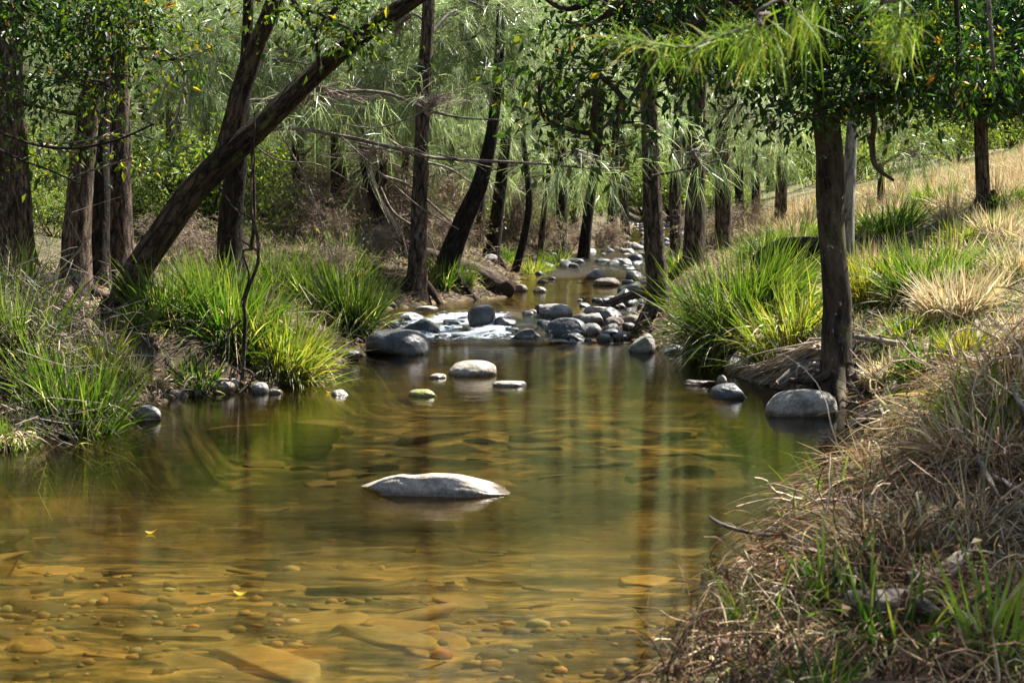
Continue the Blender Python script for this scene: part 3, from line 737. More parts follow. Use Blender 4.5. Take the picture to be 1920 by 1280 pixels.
rock(1180, 552, 44, 20, 'rock_dark', 'black stone left of the red brown trunk at the upper pool', 93, .8, 9, .13, box=.66)
rock(1190, 524, 36, 16, 'rock_dark', 'dark stone at the right edge of the far riffle', 94, .8, 9, .13, box=.66)
mt_ = ['rock_grey', 'rock_dark', 'rock_dark', 'rock_brown', 'rock_dark']
rr = np.random.default_rng(5); k = 0
while k < 230:
    y = rr.uniform(20.3, 48) if k < 170 else rr.uniform(15.2, 19.5); 
    if k < 170:
        x = rr.uniform(xl(y) - .5, xr(y) + .3)
        if y < 22 and x < .5: continue
    else:
        x = rr.uniform(.15, 1.9)
        if y > 17.2 and x < .9: continue
    s = (8 + 38 * rr.random() ** 1.4) * (20 / y) ** .1 if k < 170 else rr.uniform(10, 34)
    z = max(float(wl(y)), hz(x, y)) - .01
    far = k < 170
    rock(0, 0, s * (20 if far else 17) / y, s * rr.uniform(.3, .55) * (20 if far else 17) / y, mt_[rr.integers(5)],
         'grey or brown river stone lying in the far riffle' if far else 'small river stone in the jumble between the cascade boulders', 200 + k, .85, 7, .13, box=.7,
         group='stones of the far riffle' if far else 'loose stones of the cascade', hi=False, at=(x, y, z), name='river_stone')
    k += 1
for i, (px, py, w_, h_) in enumerate([(735, 612, 30, 10), (760, 600, 26, 9), (820, 628, 22, 8), (856, 634, 30, 8), (880, 622, 20, 9), (925, 628, 24, 9), (960, 624, 30, 10), (870, 602, 26, 8), (700, 625, 34, 12), (770, 640, 26, 8)]):
    rock(px, py, w_, h_, 'rock_dark', 'small wet black stone breaking the white water of the cascade', 500 + i, .8, 5, .16, group='wet stones in the white water', hi=False, name='river_stone', box=.65)
rock(330, 742, 40, 14, 'rock_brown', 'brown stone half buried in the mud left of the sapling stones', 60, .8, 4, .12)
rock(365, 738, 26, 9, 'rock_grey', 'small grey stone in the mud beside the half buried brown stone', 61, .8, 4, .12)
# amber stones lying on the bed under the clear water of the near pool
AMB = new_mat('amber_bed_stone')
def amber():
    m, nt, out = AMB; L = nt.links.new
    n = N_(nt, 'ShaderNodeTexNoise', Scale=6.0, Detail=7.0, Roughness=.6); L(coords(nt, (1, 1, 1)).outputs[0], n.inputs['Vector'])
    at = N_(nt, 'ShaderNodeAttribute', attribute_name='tint')
    r = ramp(nt, [(.3, (.5, .5, .45)), (.7, (1.25, 1.2, 1.1))]); L(n.outputs['Fac'], r.inputs[0])
    mu = N_(nt, 'ShaderNodeMix', data_type='RGBA', blend_type='MULTIPLY'); mu.inputs[0].default_value = 1
    L(at.outputs['Color'], mu.inputs[6]); L(r.outputs[0], mu.inputs[7])
    p = N_(nt, 'ShaderNodeBsdfPrincipled', Roughness=.8); L(mu.outputs[2], p.inputs['Base Color']); L(p.outputs[0], out.inputs['Surface'])
    return m
amber(); AMB = AMB[0]
def bedstone(x, y, sx, sy, sz, col, seed, label='amber cobble under the clear water of the near pool', group='cobbles on the bed of the near pool'):
    V, Fc = ICO3; r = np.random.default_rng(seed)
    V = V.copy()
    for _ in range(7):
        t_ = r.uniform(0, 6.283); n = unit(np.array([math.cos(t_), math.sin(t_), r.normal(0, .25)])); e = np.maximum(V @ n - r.uniform(.38, .8), 0); V = V - n[None] * (e * .95)[:, None]
    n = unit(np.array([r.normal(0, .15), r.normal(0, .15), 1])); e = np.maximum(V @ n - r.uniform(.25, .5), 0); V = V - n[None] * (e * .92)[:, None]
    V = V * (1 + .26 * fbm(V * 2.2 + seed, seed, 4))[:, None]
    a = r.uniform(-.7, .7); V = V * np.array([sx, sy, sz])
    V = np.stack([V[:, 0] * math.cos(a) - V[:, 1] * math.sin(a), V[:, 0] * math.sin(a) + V[:, 1] * math.cos(a), V[:, 2]], -1)
    z = hz(x, y) - sz * .25
    g = Geo(); g.add(V + np.array([x, y, z]), Fc, col)
    tag(build('bed_cobble', g, AMB, None, True, (x, y, z)), label, 'submerged stone', group)
cs = [(.30, .19, .07), (.36, .25, .095), (.24, .18, .08), (.15, .125, .06), (.40, .25, .09), (.07, .06, .035)]
p = G(520, 1205); bedstone(p[0] - .03, p[1] + .35, .27, .20, .07, (.42, .22, .05), 900, 'largest orange slab under the water at the bottom left', None)
k = 0
while k < 240:
    y = 4.2 + 7.5 * rr.random() ** 1.4; x = rr.uniform(xl(y) + .1, xr(y) - .1)
    if abs(x) > y * .40: continue
    if (x - p[0]) ** 2 + (y - p[1] - .35) ** 2 < .16 or hz(x, y) > -.20: continue
    s = (.05 + .15 * rr.random() ** 1.8) * (.8 + .04 * y)
    bedstone(x, y, s * rr.uniform(1.0, 2.8), s * rr.uniform(.35, .9), s * rr.uniform(.35, .7), np.array(cs[rr.integers(6)]) * rr.uniform(.45, 1.0) * (1 - .5 * float(sstep(7.8, 9.0, y))), 1000 + k); k += 1  # stones further up carry the same painted pool shade

# ================================================================== THE TREES
oak = dict(kind='needle', size=.24, pal=PAL_OAK, spread=.17, tw=TW_GREY)
def br(n, m=26, size=.085, pal=PAL_DARK, **k): return dict(kind='broad', nclump=n, nleaf=m, size=size, pal=pal, **k)
def ok(n, m=60, **k): return dict(oak, nclump=n, nleaf=m, **k)

tree('river_oak', 'thick grey brown trunk cut by the left edge of the photo', 'tree',
     [(22, 520, 54), (20, 430, 46), (14, 300, 42), (8, 100, 38), (4, -120, 33)], 13.6, 'bark_oak', roots=5, seed=1, twm='twig',
     up=[(-.2, .2, 3, .12), (-.3, .3, 3, .06)], leafm='needle',
     masses=[ok(60, off=(-.6, .5, 5.5), r=(1.5, 1.5, 1.6)), ok(60, off=(.2, 1, 7.5), r=(1.6, 1.6, 1.6))])
tree('river_oak', 'fissured trunk leaning right with a pale lit edge, second from the left', 'tree',
     [(138, 520, 34), (145, 430, 29), (154, 320, 26), (168, 200, 22), (184, 100, 18), (198, -20, 15)], 13.0, 'bark_oak', roots=4, seed=2,
     forks=[([(190, 60, 9), (120, 20, 7), (40, 30, 5), (-40, 50, 4)], 12.6), ([(178, 140, 8), (230, 95, 6), (300, 90, 4)], 12.6)],
     up=[(.3, 0, 2.2, .05)], leafm='leaf',
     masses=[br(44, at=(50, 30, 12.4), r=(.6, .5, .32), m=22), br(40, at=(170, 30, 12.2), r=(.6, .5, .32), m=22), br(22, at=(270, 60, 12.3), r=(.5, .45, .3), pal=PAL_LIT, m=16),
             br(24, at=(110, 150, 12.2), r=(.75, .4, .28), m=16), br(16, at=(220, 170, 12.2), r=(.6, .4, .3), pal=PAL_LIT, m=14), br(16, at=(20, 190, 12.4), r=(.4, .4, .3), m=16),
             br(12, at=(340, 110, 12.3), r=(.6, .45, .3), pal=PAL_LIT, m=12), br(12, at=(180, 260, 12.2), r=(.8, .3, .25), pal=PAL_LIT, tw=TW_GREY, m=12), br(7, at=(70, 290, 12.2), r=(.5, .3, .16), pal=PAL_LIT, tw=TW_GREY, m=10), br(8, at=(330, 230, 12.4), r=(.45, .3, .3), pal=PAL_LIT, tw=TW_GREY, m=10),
             br(30, off=(0, 0, 4.4), r=(1.2, .8, .7)), br(20, off=(.2, 0, 5.6), r=(1, .8, .7))])
tree('river_oak', 'dark straight trunk hidden between two bigger trunks at left', 'tree',
     [(184, 530, 26), (186, 430, 22), (188, 300, 20), (192, 150, 16), (196, -60, 12)], 14.0, 'bark_dark', seed=3, up=[(0, .2, 3, .05)], leafm='needle',
     masses=[ok(50, off=(0, .5, 6.3), r=(1.3, 1.3, 1.4))])
tree('river_oak', 'broad trunk with a bright bark strip on its right side, left group', 'tree',
     [(224, 520, 34), (222, 430, 30), (222, 300, 27), (224, 150, 20), (230, -20, 15)], 14.4, 'bark_oak', roots=4, seed=4, up=[(.1, .2, 3, .08), (0, .2, 3, .04)], leafm='needle',
     masses=[ok(70, off=(.2, .5, 6), r=(1.6, 1.4, 1.6)), ok(60, off=(-.2, .6, 8), r=(1.5, 1.5, 1.3))])
tree('leaning_tree', 'mossy brown tree leaning far right over the creek with a forked stem', 'tree',
     [(218, 625, 33), (232, 565, 31), (256, 510, 30), (300, 445, 29), (360, 362, 28), (430, 290, 27), (500, 226, 24), (580, 148, 22), (660, 80, 20), (780, -5, 17), (900, -80, 14), (1060, -160, 9)], 12.0, 'bark_moss', roots=5, seed=5, flare=.5,
     forks=[([(418, 305, 24), (436, 240, 23), (456, 160, 21), (484, 80, 18), (515, 0, 17), (545, -110, 14), (560, -260, 8)], 12.05),
            ([(470, 260, 4.5), (474, 300, 4), (476, 420, 4.5), (470, 470, 4)], 11.9), ([(600, 130, 6), (590, 60, 5), (560, 20, 4)], 11.8)],
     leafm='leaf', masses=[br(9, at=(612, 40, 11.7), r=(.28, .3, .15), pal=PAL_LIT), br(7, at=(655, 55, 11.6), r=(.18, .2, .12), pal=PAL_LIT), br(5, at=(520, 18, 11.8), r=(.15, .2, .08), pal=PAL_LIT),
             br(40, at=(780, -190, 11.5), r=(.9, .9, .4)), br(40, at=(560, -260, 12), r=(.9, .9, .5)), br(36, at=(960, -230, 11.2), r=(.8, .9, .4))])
tree('vine_wrapped_tree', 'dark trunk wrapped in dead vines behind the leaning tree', 'tree',
     [(434, 530, 30), (432, 430, 27), (440, 340, 24), (452, 240, 17), (462, 100, 13), (468, -80, 10)], 15.6, 'bark_dark', seed=6, roots=4,
     forks=[([(452, 250, 5), (540, 240, 4.6), (640, 257, 4.2), (760, 276, 4), (820, 288, 3.6), (900, 303, 3.2), (1020, 308, 2.6), (1120, 312, 2), (1200, 308, 1.2)], 15.2),
            ([(458, 190, 5), (530, 174, 4.6), (640, 178, 4.2), (720, 190, 3.8), (800, 203, 3.2), (860, 214, 2.6), (950, 220, 1.4)], 15.3),
            ([(800, 203, 2), (760, 225, 1.8), (700, 240, 1.6), (640, 232, 1)], 15.2), ([(820, 288, 2), (880, 304, 1.6), (930, 316, 1)], 15.1),
            ([(640, 257, 2), (720, 330, 1.8), (790, 390, 1.6), (860, 430, 1.1)], 15.0), ([(520, 240, 2), (570, 330, 1.6), (600, 410, 1.2), (610, 470, 1)], 15.0), ([(700, 268, 1.6), (690, 330, 1.4), (730, 420, 1)], 15.1),
            ([(460, 260, 2.4), (520, 300, 2), (600, 310, 1.6), (690, 360, 1)], 15.2)], fbk='dead_wood', twm='twig', leafm='needle',
     masses=[dict(oak, nclump=70, nleaf=14, at=(600, 190, 15.4), r=(.8, .4, .16), tw=TW_DEAD, bare=.75), dict(oak, nclump=70, nleaf=10, at=(820, 180, 15.3), r=(.5, .3, .1), tw=TW_DEAD, bare=.85),
             dict(oak, nclump=40, nleaf=18, at=(1100, 305, 15.2), r=(.5, .3, .1), tw=TW_GREY, bare=.5), dict(oak, nclump=60, nleaf=8, at=(700, 290, 15.3), r=(.7, .3, .16), tw=TW_DEAD, bare=.9),
             ok(60, off=(.4, .6, 6.2), r=(1.5, 1.4, 1.3))])
tree('river_oak', 'tall straight pale barked trunk standing left of the upper pool', 'tree',
     [(778, 575, 30), (782, 520, 23), (784, 450, 19), (786, 400, 18), (790, 280, 16), (796, 150, 15), (803, 0, 13), (805, -200, 10)], 18.3, 'bark_oak', roots=2, seed=7, up=[(0, .2, 3, .05)], leafm='needle',
     masses=[ok(110, at=(740, 60, 19.3), r=(.9, .8, .6)), ok(110, at=(880, 90, 19.4), r=(.9, .8, .6)), ok(80, at=(960, 20, 19.6), r=(.7, .7, .5)), ok(70, at=(690, 160, 19), r=(.7, .6, .35)), ok(50, 40, off=(0, .3, 6.4), r=(1.8, 1.6, 1.0))])
tree('river_oak', 'dark curved trunk leaning right at the bank of the upper pool', 'tree',
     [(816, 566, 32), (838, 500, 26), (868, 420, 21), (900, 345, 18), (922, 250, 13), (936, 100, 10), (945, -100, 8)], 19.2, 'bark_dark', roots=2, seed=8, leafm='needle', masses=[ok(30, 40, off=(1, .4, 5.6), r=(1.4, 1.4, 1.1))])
tree('river_oak', 'dark trunk leaning left behind the straight middle trunk', 'tree',
     [(768, 500, 18), (740, 440, 17), (706, 376, 14), (684, 300, 11), (672, 150, 8)], 20.2, 'bark_dark', roots=2, seed=9, leafm='needle', masses=[ok(130, at=(620, 60, 20.6), r=(1.1, 1, .6)), ok(90, at=(560, 150, 20.2), r=(.9, .8, .45)), ok(80, at=(440, 60, 19.8), r=(.9, .8, .6)), ok(70, at=(370, 120, 19.5), r=(.8, .7, .5))])
tree('river_oak', 'slim shaded trunk among dead twigs left of the middle', 'tree',
     [(690, 490, 17), (704, 400, 15), (722, 300, 13), (735, 180, 11), (742, 0, 9)], 21.2, 'bark_oak', seed=10, roots=3, leafm='needle', fbk='dead_wood', forks=[([(716, 330, 4), (770, 350, 3), (840, 410, 2.4), (890, 440, 1.2)], 20.8), ([(722, 300, 4), (660, 330, 3), (610, 400, 2.2), (585, 470, 1.2)], 20.6), ([(720, 320, 3), (690, 390, 2.4), (650, 440, 2), (640, 490, 1)], 20.4), ([(726, 260, 3), (790, 300, 2.6), (850, 320, 2), (930, 380, 1)], 20.6), ([(730, 220, 3), (660, 230, 2.4), (600, 260, 2), (540, 330, 1)], 20.6), ([(712, 350, 3), (740, 400, 2.4), (800, 440, 1.8), (820, 480, 1)], 20.2)], masses=[ok(120, at=(700, 100, 22), r=(1.2, 1, .7)), ok(100, at=(820, 190, 22), r=(1.2, 1, .4)), ok(40, 40, off=(.3, .4, 6), r=(1.7, 1.6, 1.2))])
tree('river_oak', 'leaning dark trunk above the end of the fallen log', 'tree',
     [(916, 520, 19), (928, 440, 15), (940, 340, 13), (956, 180, 10), (962, 0, 8)], 23.5, 'bark_dark', seed=11, roots=3, leafm='needle', masses=[ok(110, 56, off=(.5, .6, 4.8), r=(1.8, 1.6, 1.1))])
tree('river_oak', 'brown sunlit trunk just left of the leaning dark trunk by the log', 'tree',
     [(888, 490, 15), (898, 400, 14), (902, 300, 11), (896, 130, 9)], 24.5, 'bark_moss', seed=12, roots=3, leafm='needle', masses=[ok(90, 56, off=(.1, .6, 4.6), r=(1.5, 1.4, 1))])
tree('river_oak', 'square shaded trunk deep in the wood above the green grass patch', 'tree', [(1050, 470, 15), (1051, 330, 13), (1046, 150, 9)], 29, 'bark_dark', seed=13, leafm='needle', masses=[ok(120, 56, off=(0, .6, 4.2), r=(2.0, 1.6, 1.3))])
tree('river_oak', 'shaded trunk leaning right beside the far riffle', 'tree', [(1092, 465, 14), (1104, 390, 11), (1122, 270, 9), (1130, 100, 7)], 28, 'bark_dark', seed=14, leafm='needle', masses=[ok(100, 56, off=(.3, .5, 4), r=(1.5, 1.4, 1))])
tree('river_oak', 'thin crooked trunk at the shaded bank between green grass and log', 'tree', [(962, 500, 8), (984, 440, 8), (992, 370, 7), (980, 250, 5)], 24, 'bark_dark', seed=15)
for i, (px, D_, r0, lx) in enumerate([(838, 27, 9, 14), (862, 30, 10, -8), (958, 30, 9, 10), (1008, 33, 11, -6), (1075, 33, 12, 4), (1146, 36, 11, 10), (1172, 39, 10, -6), (650, 23, 9, -24), (600, 25, 11, 12), (560, 22, 10, -10), (1012, 27, 7, 22), (756, 25, 10, 8)]):
    q = W(px, 400, D_); zb = hz(q[0], q[1]); pb = 640 - F * math.tan(math.atan2(zb - CAM_H, q[1]) + TH)
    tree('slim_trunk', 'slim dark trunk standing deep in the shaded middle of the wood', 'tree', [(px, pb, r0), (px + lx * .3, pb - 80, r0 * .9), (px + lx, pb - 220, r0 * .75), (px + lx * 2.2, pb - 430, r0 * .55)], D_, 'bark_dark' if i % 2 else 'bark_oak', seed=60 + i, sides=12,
         leafm='needle', group='slim trunks deep in the wood', masses=[ok(40, 44, off=(0, .4, 3.4 + .5 * (i % 3)), r=(1.4, 1.3, .9))])
tree('river_oak', 'red brown trunk with exposed roots right of the cascade', 'tree',
     [(1240, 615, 31), (1234, 550, 24), (1226, 430, 21), (1221, 300, 19), (1216, 150, 17), (1213, -20, 14)], 15.9, 'bark_oak', roots=6, seed=16, up=[(0, .1, 3, .06), (0, .1, 2.5, .03)], leafm='needle',
     forks=[([(1228, 610, 9), (1206, 622, 7), (1180, 640, 6), (1158, 656, 3.5)], 15.5), ([(1222, 600, 7), (1200, 608, 5), (1186, 628, 4), (1166, 648, 3)], 15.5),
            ([(1224, 620, 7), (1214, 640, 5), (1196, 660, 3)], 15.2), ([(1222, 330, 3), (1290, 316, 2.5), (1350, 300, 2)], 15.6)],
     masses=[ok(16, 40, at=(1215, 230, 16.2), r=(.3, .3, .2), bare=.3), dict(oak, nclump=30, nleaf=14, at=(1310, 290, 15.6), r=(.4, .3, .16), bare=.6), ok(50, 44, off=(.2, .2, 6.2), r=(1.7, 1.6, 1.5)), ok(30, 40, off=(0, .2, 8.3), r=(1.5, 1.5, 1.2))])
tree('river_oak', 'thick fissured trunk behind the big green sedge on the right bank', 'tree',
     [(1300, 530, 26), (1303, 400, 22), (1306, 250, 19), (1312, 100, 17), (1316, -60, 14)], 18, 'bark_oak', roots=2, seed=17, up=[(0, .2, 3, .06)], leafm='needle', masses=[ok(110, 56, off=(.2, .5, 6), r=(1.8, 1.7, 1.3)), ok(30, 40, off=(0, .3, 8), r=(1.6, 1.6, 1.2))])
tree('river_oak', 'straight dark trunk second right of the thick fissured trunk', 'tree', [(1358, 490, 20), (1356, 350, 17), (1358, 200, 15), (1360, 0, 12)], 21, 'bark_oak', seed=18, up=[(0, .2, 3, .05)], leafm='needle', masses=[dict(oak, nclump=110, nleaf=34, at=(1390, 210, 20.5), r=(.9, .7, .8), bare=.3), ok(34, 40, off=(.2, .6, 6), r=(1.8, 1.7, 1.3))])
tree('river_oak', 'slim brown trunk showing behind the red brown trunk', 'tree', [(1269, 490, 14), (1266, 350, 12), (1272, 200, 10), (1276, 0, 8)], 24, 'bark_oak', seed=19, up=[(0, .2, 3, .04)], leafm='needle', masses=[ok(34, 40, off=(.2, .6, 5.4), r=(1.8, 1.7, 1.3))])
tree('river_oak', 'thin straight trunk nearest the thick dark one in the right wood', 'tree', [(1388, 470, 10), (1386, 300, 9), (1390, 60, 7)], 25, 'bark_dark', seed=20, leafm='needle', masses=[ok(34, 40, off=(.2, .6, 4.6), r=(1.7, 1.6, 1.3))])
tree('river_oak', 'thin shaded trunk in the gap of the right wood', 'tree', [(1420, 460, 10), (1416, 300, 9), (1412, 60, 7)], 27, 'bark_dark', seed=21, leafm='needle', masses=[ok(34, 40, off=(.2, .6, 4.6), r=(1.7, 1.6, 1.3))])
tree('river_oak', 'rough slim trunk leaning slightly right, just left of the main dark trunk', 'tree', [(1463, 430, 14), (1466, 330, 12), (1472, 220, 10), (1480, 40, 8)], 24, 'bark_oak', seed=22, leafm='needle', masses=[dict(oak, nclump=110, nleaf=34, at=(1460, 240, 23), r=(1.0, .7, .7), bare=.3), ok(34, 40, off=(.3, .6, 5), r=(1.8, 1.6, 1.3))])
tree('water_gum', 'smooth dark trunk with lichen spots rising from the right water edge', 'tree',
     [(1574, 752, 48), (1568, 700, 36), (1568, 620, 31), (1570, 560, 30), (1562, 470, 28), (1556, 380, 29), (1556, 300, 29), (1549, 210, 27), (1536, 100, 19), (1518, -30, 15), (1500, -200, 11)], 10.9, 'bark_smooth', roots=6, seed=23, flute=.04, flare=.35,
     forks=[([(1556, 225, 14), (1600, 200, 10), (1660, 188, 8), (1730, 165, 6), (1800, 130, 4)], 10.9), ([(1590, 200, 7), (1620, 222, 6), (1640, 262, 6), (1652, 300, 5), (1690, 330, 3)], 10.7),
            ([(1530, 60, 13), (1440, 20, 11), (1300, -30, 9), (1160, -20, 8), (1060, 10, 6), (980, -20, 4)], 10.6),
            ([(1180, -10, 7), (1110, 45, 5), (1060, 40, 4)], 10.4), ([(1320, 30, 6), (1240, 90, 5), (1180, 190, 4), (1110, 260, 3)], 10.3),
            ([(1598, 700, 9), (1622, 740, 8), (1640, 790, 7), (1650, 830, 5)], 10.4), ([(1556, 700, 10), (1520, 715, 8), (1480, 712, 5)], 10.8)],
     leafm='leaf',
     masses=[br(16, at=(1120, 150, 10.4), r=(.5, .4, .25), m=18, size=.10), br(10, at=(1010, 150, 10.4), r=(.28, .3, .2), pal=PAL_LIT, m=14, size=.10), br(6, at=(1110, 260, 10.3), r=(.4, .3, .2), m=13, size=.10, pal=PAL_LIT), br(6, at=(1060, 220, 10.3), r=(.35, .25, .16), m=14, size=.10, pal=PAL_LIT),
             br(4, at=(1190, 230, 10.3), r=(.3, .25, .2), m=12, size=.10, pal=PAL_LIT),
             br(34, at=(1160, 40, 10.5), r=(.6, .5, .25)), br(44, at=(1320, 70, 10.7), r=(.55, .5, .36)), br(40, at=(1440, 50, 10.9), r=(.5, .5, .34)), br(40, at=(1560, 60, 11), r=(.5, .5, .32)), br(40, at=(1650, 90, 11), r=(.45, .4, .32)),
             br(16, at=(1490, 150, 10.7), r=(.35, .3, .2)), br(26, at=(1630, 170, 10.6), r=(.4, .3, .16)), br(34, at=(1720, 130, 10.7), r=(.4, .4, .26)), br(8, at=(1480, 210, 10.5), r=(.2, .2, .12)), br(9, at=(1260, 150, 10.4), r=(.3, .3, .2)), br(24, at=(1810, 120, 10.8), r=(.35, .3, .2)),
             br(60, at=(1300, -120, 10.8), r=(.8, .8, .4)), br(60, at=(1520, -150, 11), r=(.9, .9, .5)), br(50, at=(1750, -60, 11), r=(.8, .8, .5)), br(40, at=(1500, -350, 11), r=(.9, .9, .5))])
tree('river_oak', 'pale whitish trunk half hidden behind the smooth dark trunk', 'tree', [(1588, 470, 16), (1590, 400, 14), (1594, 310, 13), (1601, 200, 12), (1610, 80, 10), (1615, -100, 8)], 14.6, 'bark_pale', seed=24, up=[(0, .2, 2, .03)], leafm='needle', masses=[ok(60, off=(.1, .5, 4.8), r=(1.3, 1.3, .9))])
tree('forked_tree', 'small forked tree on the grassy slope right of the pale trunk', 'tree', [(1653, 400, 10), (1652, 350, 8), (1651, 310, 7)], 22.5, 'bark_oak', seed=25, leafm='needle',
     forks=[([(1651, 312, 6), (1636, 280, 5), (1620, 230, 4)], 22.4), ([(1652, 316, 6), (1660, 280, 5), (1676, 210, 4)], 22.6)],
     masses=[dict(oak, nclump=120, nleaf=24, at=(1680, 240, 22), r=(1.0, .7, .5), bare=.5, pal=PAL_SHRUB), dict(oak, nclump=70, nleaf=16, at=(1730, 290, 21.5), r=(.6, .4, .3), bare=.6), ok(70, at=(1640, 120, 23), r=(1, .9, .8))])
ivy = tree('ivy_covered_tree', 'tree at right whose round crown is smothered in dark ivy', 'tree', [(1848, 440, 22), (1845, 400, 16), (1841, 300, 14), (1839, 230, 14), (1838, 60, 12)], 16.5, 'bark_oak', roots=2, seed=26, leafm='ivy',
     masses=[dict(kind='broad', nclump=330, nleaf=26, size=.085, pal=PAL_IVY, at=(1850, 105, 16.5), r=(.95, .9, .70), shell=.18, spread=.10),
             dict(kind='broad', nclump=150, nleaf=24, size=.085, pal=PAL_IVY, at=(1745, 60, 16.4), r=(.5, .6, .55), shell=.2, spread=.10),
             dict(kind='broad', nclump=170, nleaf=24, size=.085, pal=PAL_IVY, at=(1900, 10, 16.6), r=(.8, .8, .8), shell=.2, spread=.12),
             dict(kind='broad', nclump=500, nleaf=6, size=.05, pal=PAL_IVY, at=(1840, 200, 16.4), r=(.95, .7, .28), spread=.1, bare=.75, tw=(.06, .045, .035))])
# ------------------------------------------------------------------ the wood behind: two kinds of tree, copied
def proto_oak(seed, H, lo, rad):
    r_ = empty('background_oak', (0, 0, 0), 'she-oak with feathery grey green foliage in the wood behind', 'tree', 'she-oaks in the wood behind the creek')
    g = Geo(); z = np.linspace(-.4, H, 7)
    P = np.stack([rng.normal(0, .05, 7).cumsum(), rng.normal(0, .05, 7).cumsum(), z], -1)
    tp = tube(g, P, np.linspace(.15, .025, 7), 10, m=26, rough=.15, flare=.7); build('trunk', g, M['bark_oak'], r_, True)
    gl = Geo(); gt = Geo()
    for zz in np.arange(lo, H, .55):
        for _ in range(3):
            f = (zz - lo) / (H - lo); R = rad * (1 - .75 * f) * rng.uniform(.5, 1.1); a = rng.uniform(0, 6.283)
            c = np.array([math.cos(a) * R, math.sin(a) * R, zz + .25])
            an = tp[np.argmin(np.abs(tp[:, 2] - zz))]
            mass(gl, gt, c, (.62, .62, .42), an, 'needle', 6, 50, .27, PAL_OAK, .17, TW_GREY, .014)
    build('branchwork', gt, M['twig'], r_, False); build('foliage', gl, M['needle'], r_, False)
    return r_
def proto_shrub(kind):
    lab = ['leafy bright green shrub in the sunlit undergrowth', 'tangled grey brown dead shrub of bare curling twigs'][kind]
    r_ = empty(['leafy_shrub', 'dead_shrub'][kind], (0, 0, 0), lab, 'shrub', ['leafy shrubs of the undergrowth', 'dead shrubs of the undergrowth'][kind])
    gl = Geo(); gt = Geo()
    for k in range(9):
        a = rng.uniform(0, 6.283); c = np.array([math.cos(a) * .5, math.sin(a) * .5, rng.uniform(.35, 1.1)])
        if kind == 0: mass(gl, gt, c, (.42, .42, .35), np.array([0, 0, 0.]), 'broad', 26, 20, .065, PAL_SHRUB, .12, TW_DARK, .012)
        else: mass(gl, gt, c, (.5, .5, .4), np.array([0, 0, 0.]), 'needle', 70, 5, .12, PAL_STRAW, .14, TW_DEAD, .012, bare=.5)
    build('branchwork', gt, M['twig'], r_, False)
    if gl.n: build('foliage', gl, M['leaf'] if kind == 0 else M['dry'], r_, False)
    return r_
def proto_far(seed):
    r_ = empty('hillside_tree', (0, 0, 0), 'pale feathery tree of the wooded hillside far beyond', 'tree', 'trees of the far hillside')
    g = Geo(); tube(g, [(0, 0, -1), (.1, 0, 3), (0, .1, 6.5)], [.2, .14, .05], 8, m=8); build('trunk', g, M['bark_oak'], r_, True)
    gl = Geo(); gt = Geo(); pal = [PAL_FAR, PAL_OAK, PAL_SHRUB][seed]
    for k in range(24):
        z = rng.uniform(.4, 7.2); R = 2.1 * (1 - .55 * z / 7.2) * rng.uniform(.3, 1); a = rng.uniform(0, 6.283)
        c = np.array([R * math.cos(a), R * math.sin(a), z])
        if seed < 2:
            q = c + inball(9) * np.array([.9, .9, .7]); n = 40; b = np.repeat(q, n, 0) + rng.normal(0, .16, (9 * n, 3))
            d = np.repeat(unit((q - c) + rng.normal(0, .5, q.shape) + np.array([0, 0, -.3])), n, 0) + rng.normal(0, .4, (9 * n, 3)) + np.array([0, 0, -.25])
            strips(gl, b, d, rng.uniform(.35, .8, 9 * n), rng.uniform(.012, .022, 9 * n), rng.uniform(.1, .5, 9 * n), 2, pick(pal, 9 * n, .25), prof=np.array([1, .8, .2]))
        else:
            q = c + inball(14) * np.array([.9, .9, .7]); n = 22; b = np.repeat(q, n, 0) + rng.normal(0, .26, (14 * n, 3)); L = rng.uniform(.1, .22, 14 * n)
            leaves(gl, b, rng.normal(size=b.shape), L, L * .5, pick(pal, 14 * n, .3))
        sticks(gt, np.repeat(np.array([[0, 0, max(z - .8, 0)]]), 4, 0), q[:4], np.full(4, .03), np.full(4, .008), np.tile(np.array(TW_GREY), (4, 1)))
    build('branchwork', gt, M['twig'], r_, False); build('foliage', gl, M['needle'] if seed < 2 else M['fresh'], r_, False)
    return r_
def scatter(protos, spots):
    used = set()
    for k, (x, y, s) in enumerate(spots):
        i = k % len(protos); o = protos[i]; loc = (x, y, hz(x, y)); rz = rng.uniform(0, 6.28)
        if i not in used:
            used.add(i); o.location = loc; o.rotation_euler = (0, 0, rz); o.scale = (s, s, s)
        else: copy_tree(o, loc, rz, s)
rs = np.random.default_rng(23); sp = []
def free(x, y, m=.9): return x < xl(y) - m or x > xr(y) + m
while len(sp) < 30:
    y = rs.uniform(25, 52); x = rs.uniform(-.42 * y - 1, .22 * y)
    if not free(x, y, 1.2) or (x > xr(y) and y < 26) or any((x - a) ** 2 + (y - b) ** 2 < 3.2 for a, b, _ in sp): continue
    sp.append((x, y, rs.uniform(.8, 1.25)))
for x, y, s in [(-2.6, 21.5, .9), (-1.4, 23, 1), (-3.6, 24, 1.1), (-.6, 27, 1), (-5, 21, 1), (-2, 30, 1.1), (-6.4, 25, 1.2), (.2, 33, 1.1), (1.0, 37, 1.1), (-4.4, 28, 1.2)]: sp.append((x, y, s))
for _ in range(24):
    y = rs.uniform(18, 34); x = xl(y) - rs.uniform(1.5, 9); sp.append((x, y, rs.uniform(.5, .8)))
scatter([proto_oak(1, 6.5, 1.2, 1.9), proto_oak(2, 4.2, .5, 1.5), proto_oak(3, 5.5, .9, 1.7)], sp)
sp = []
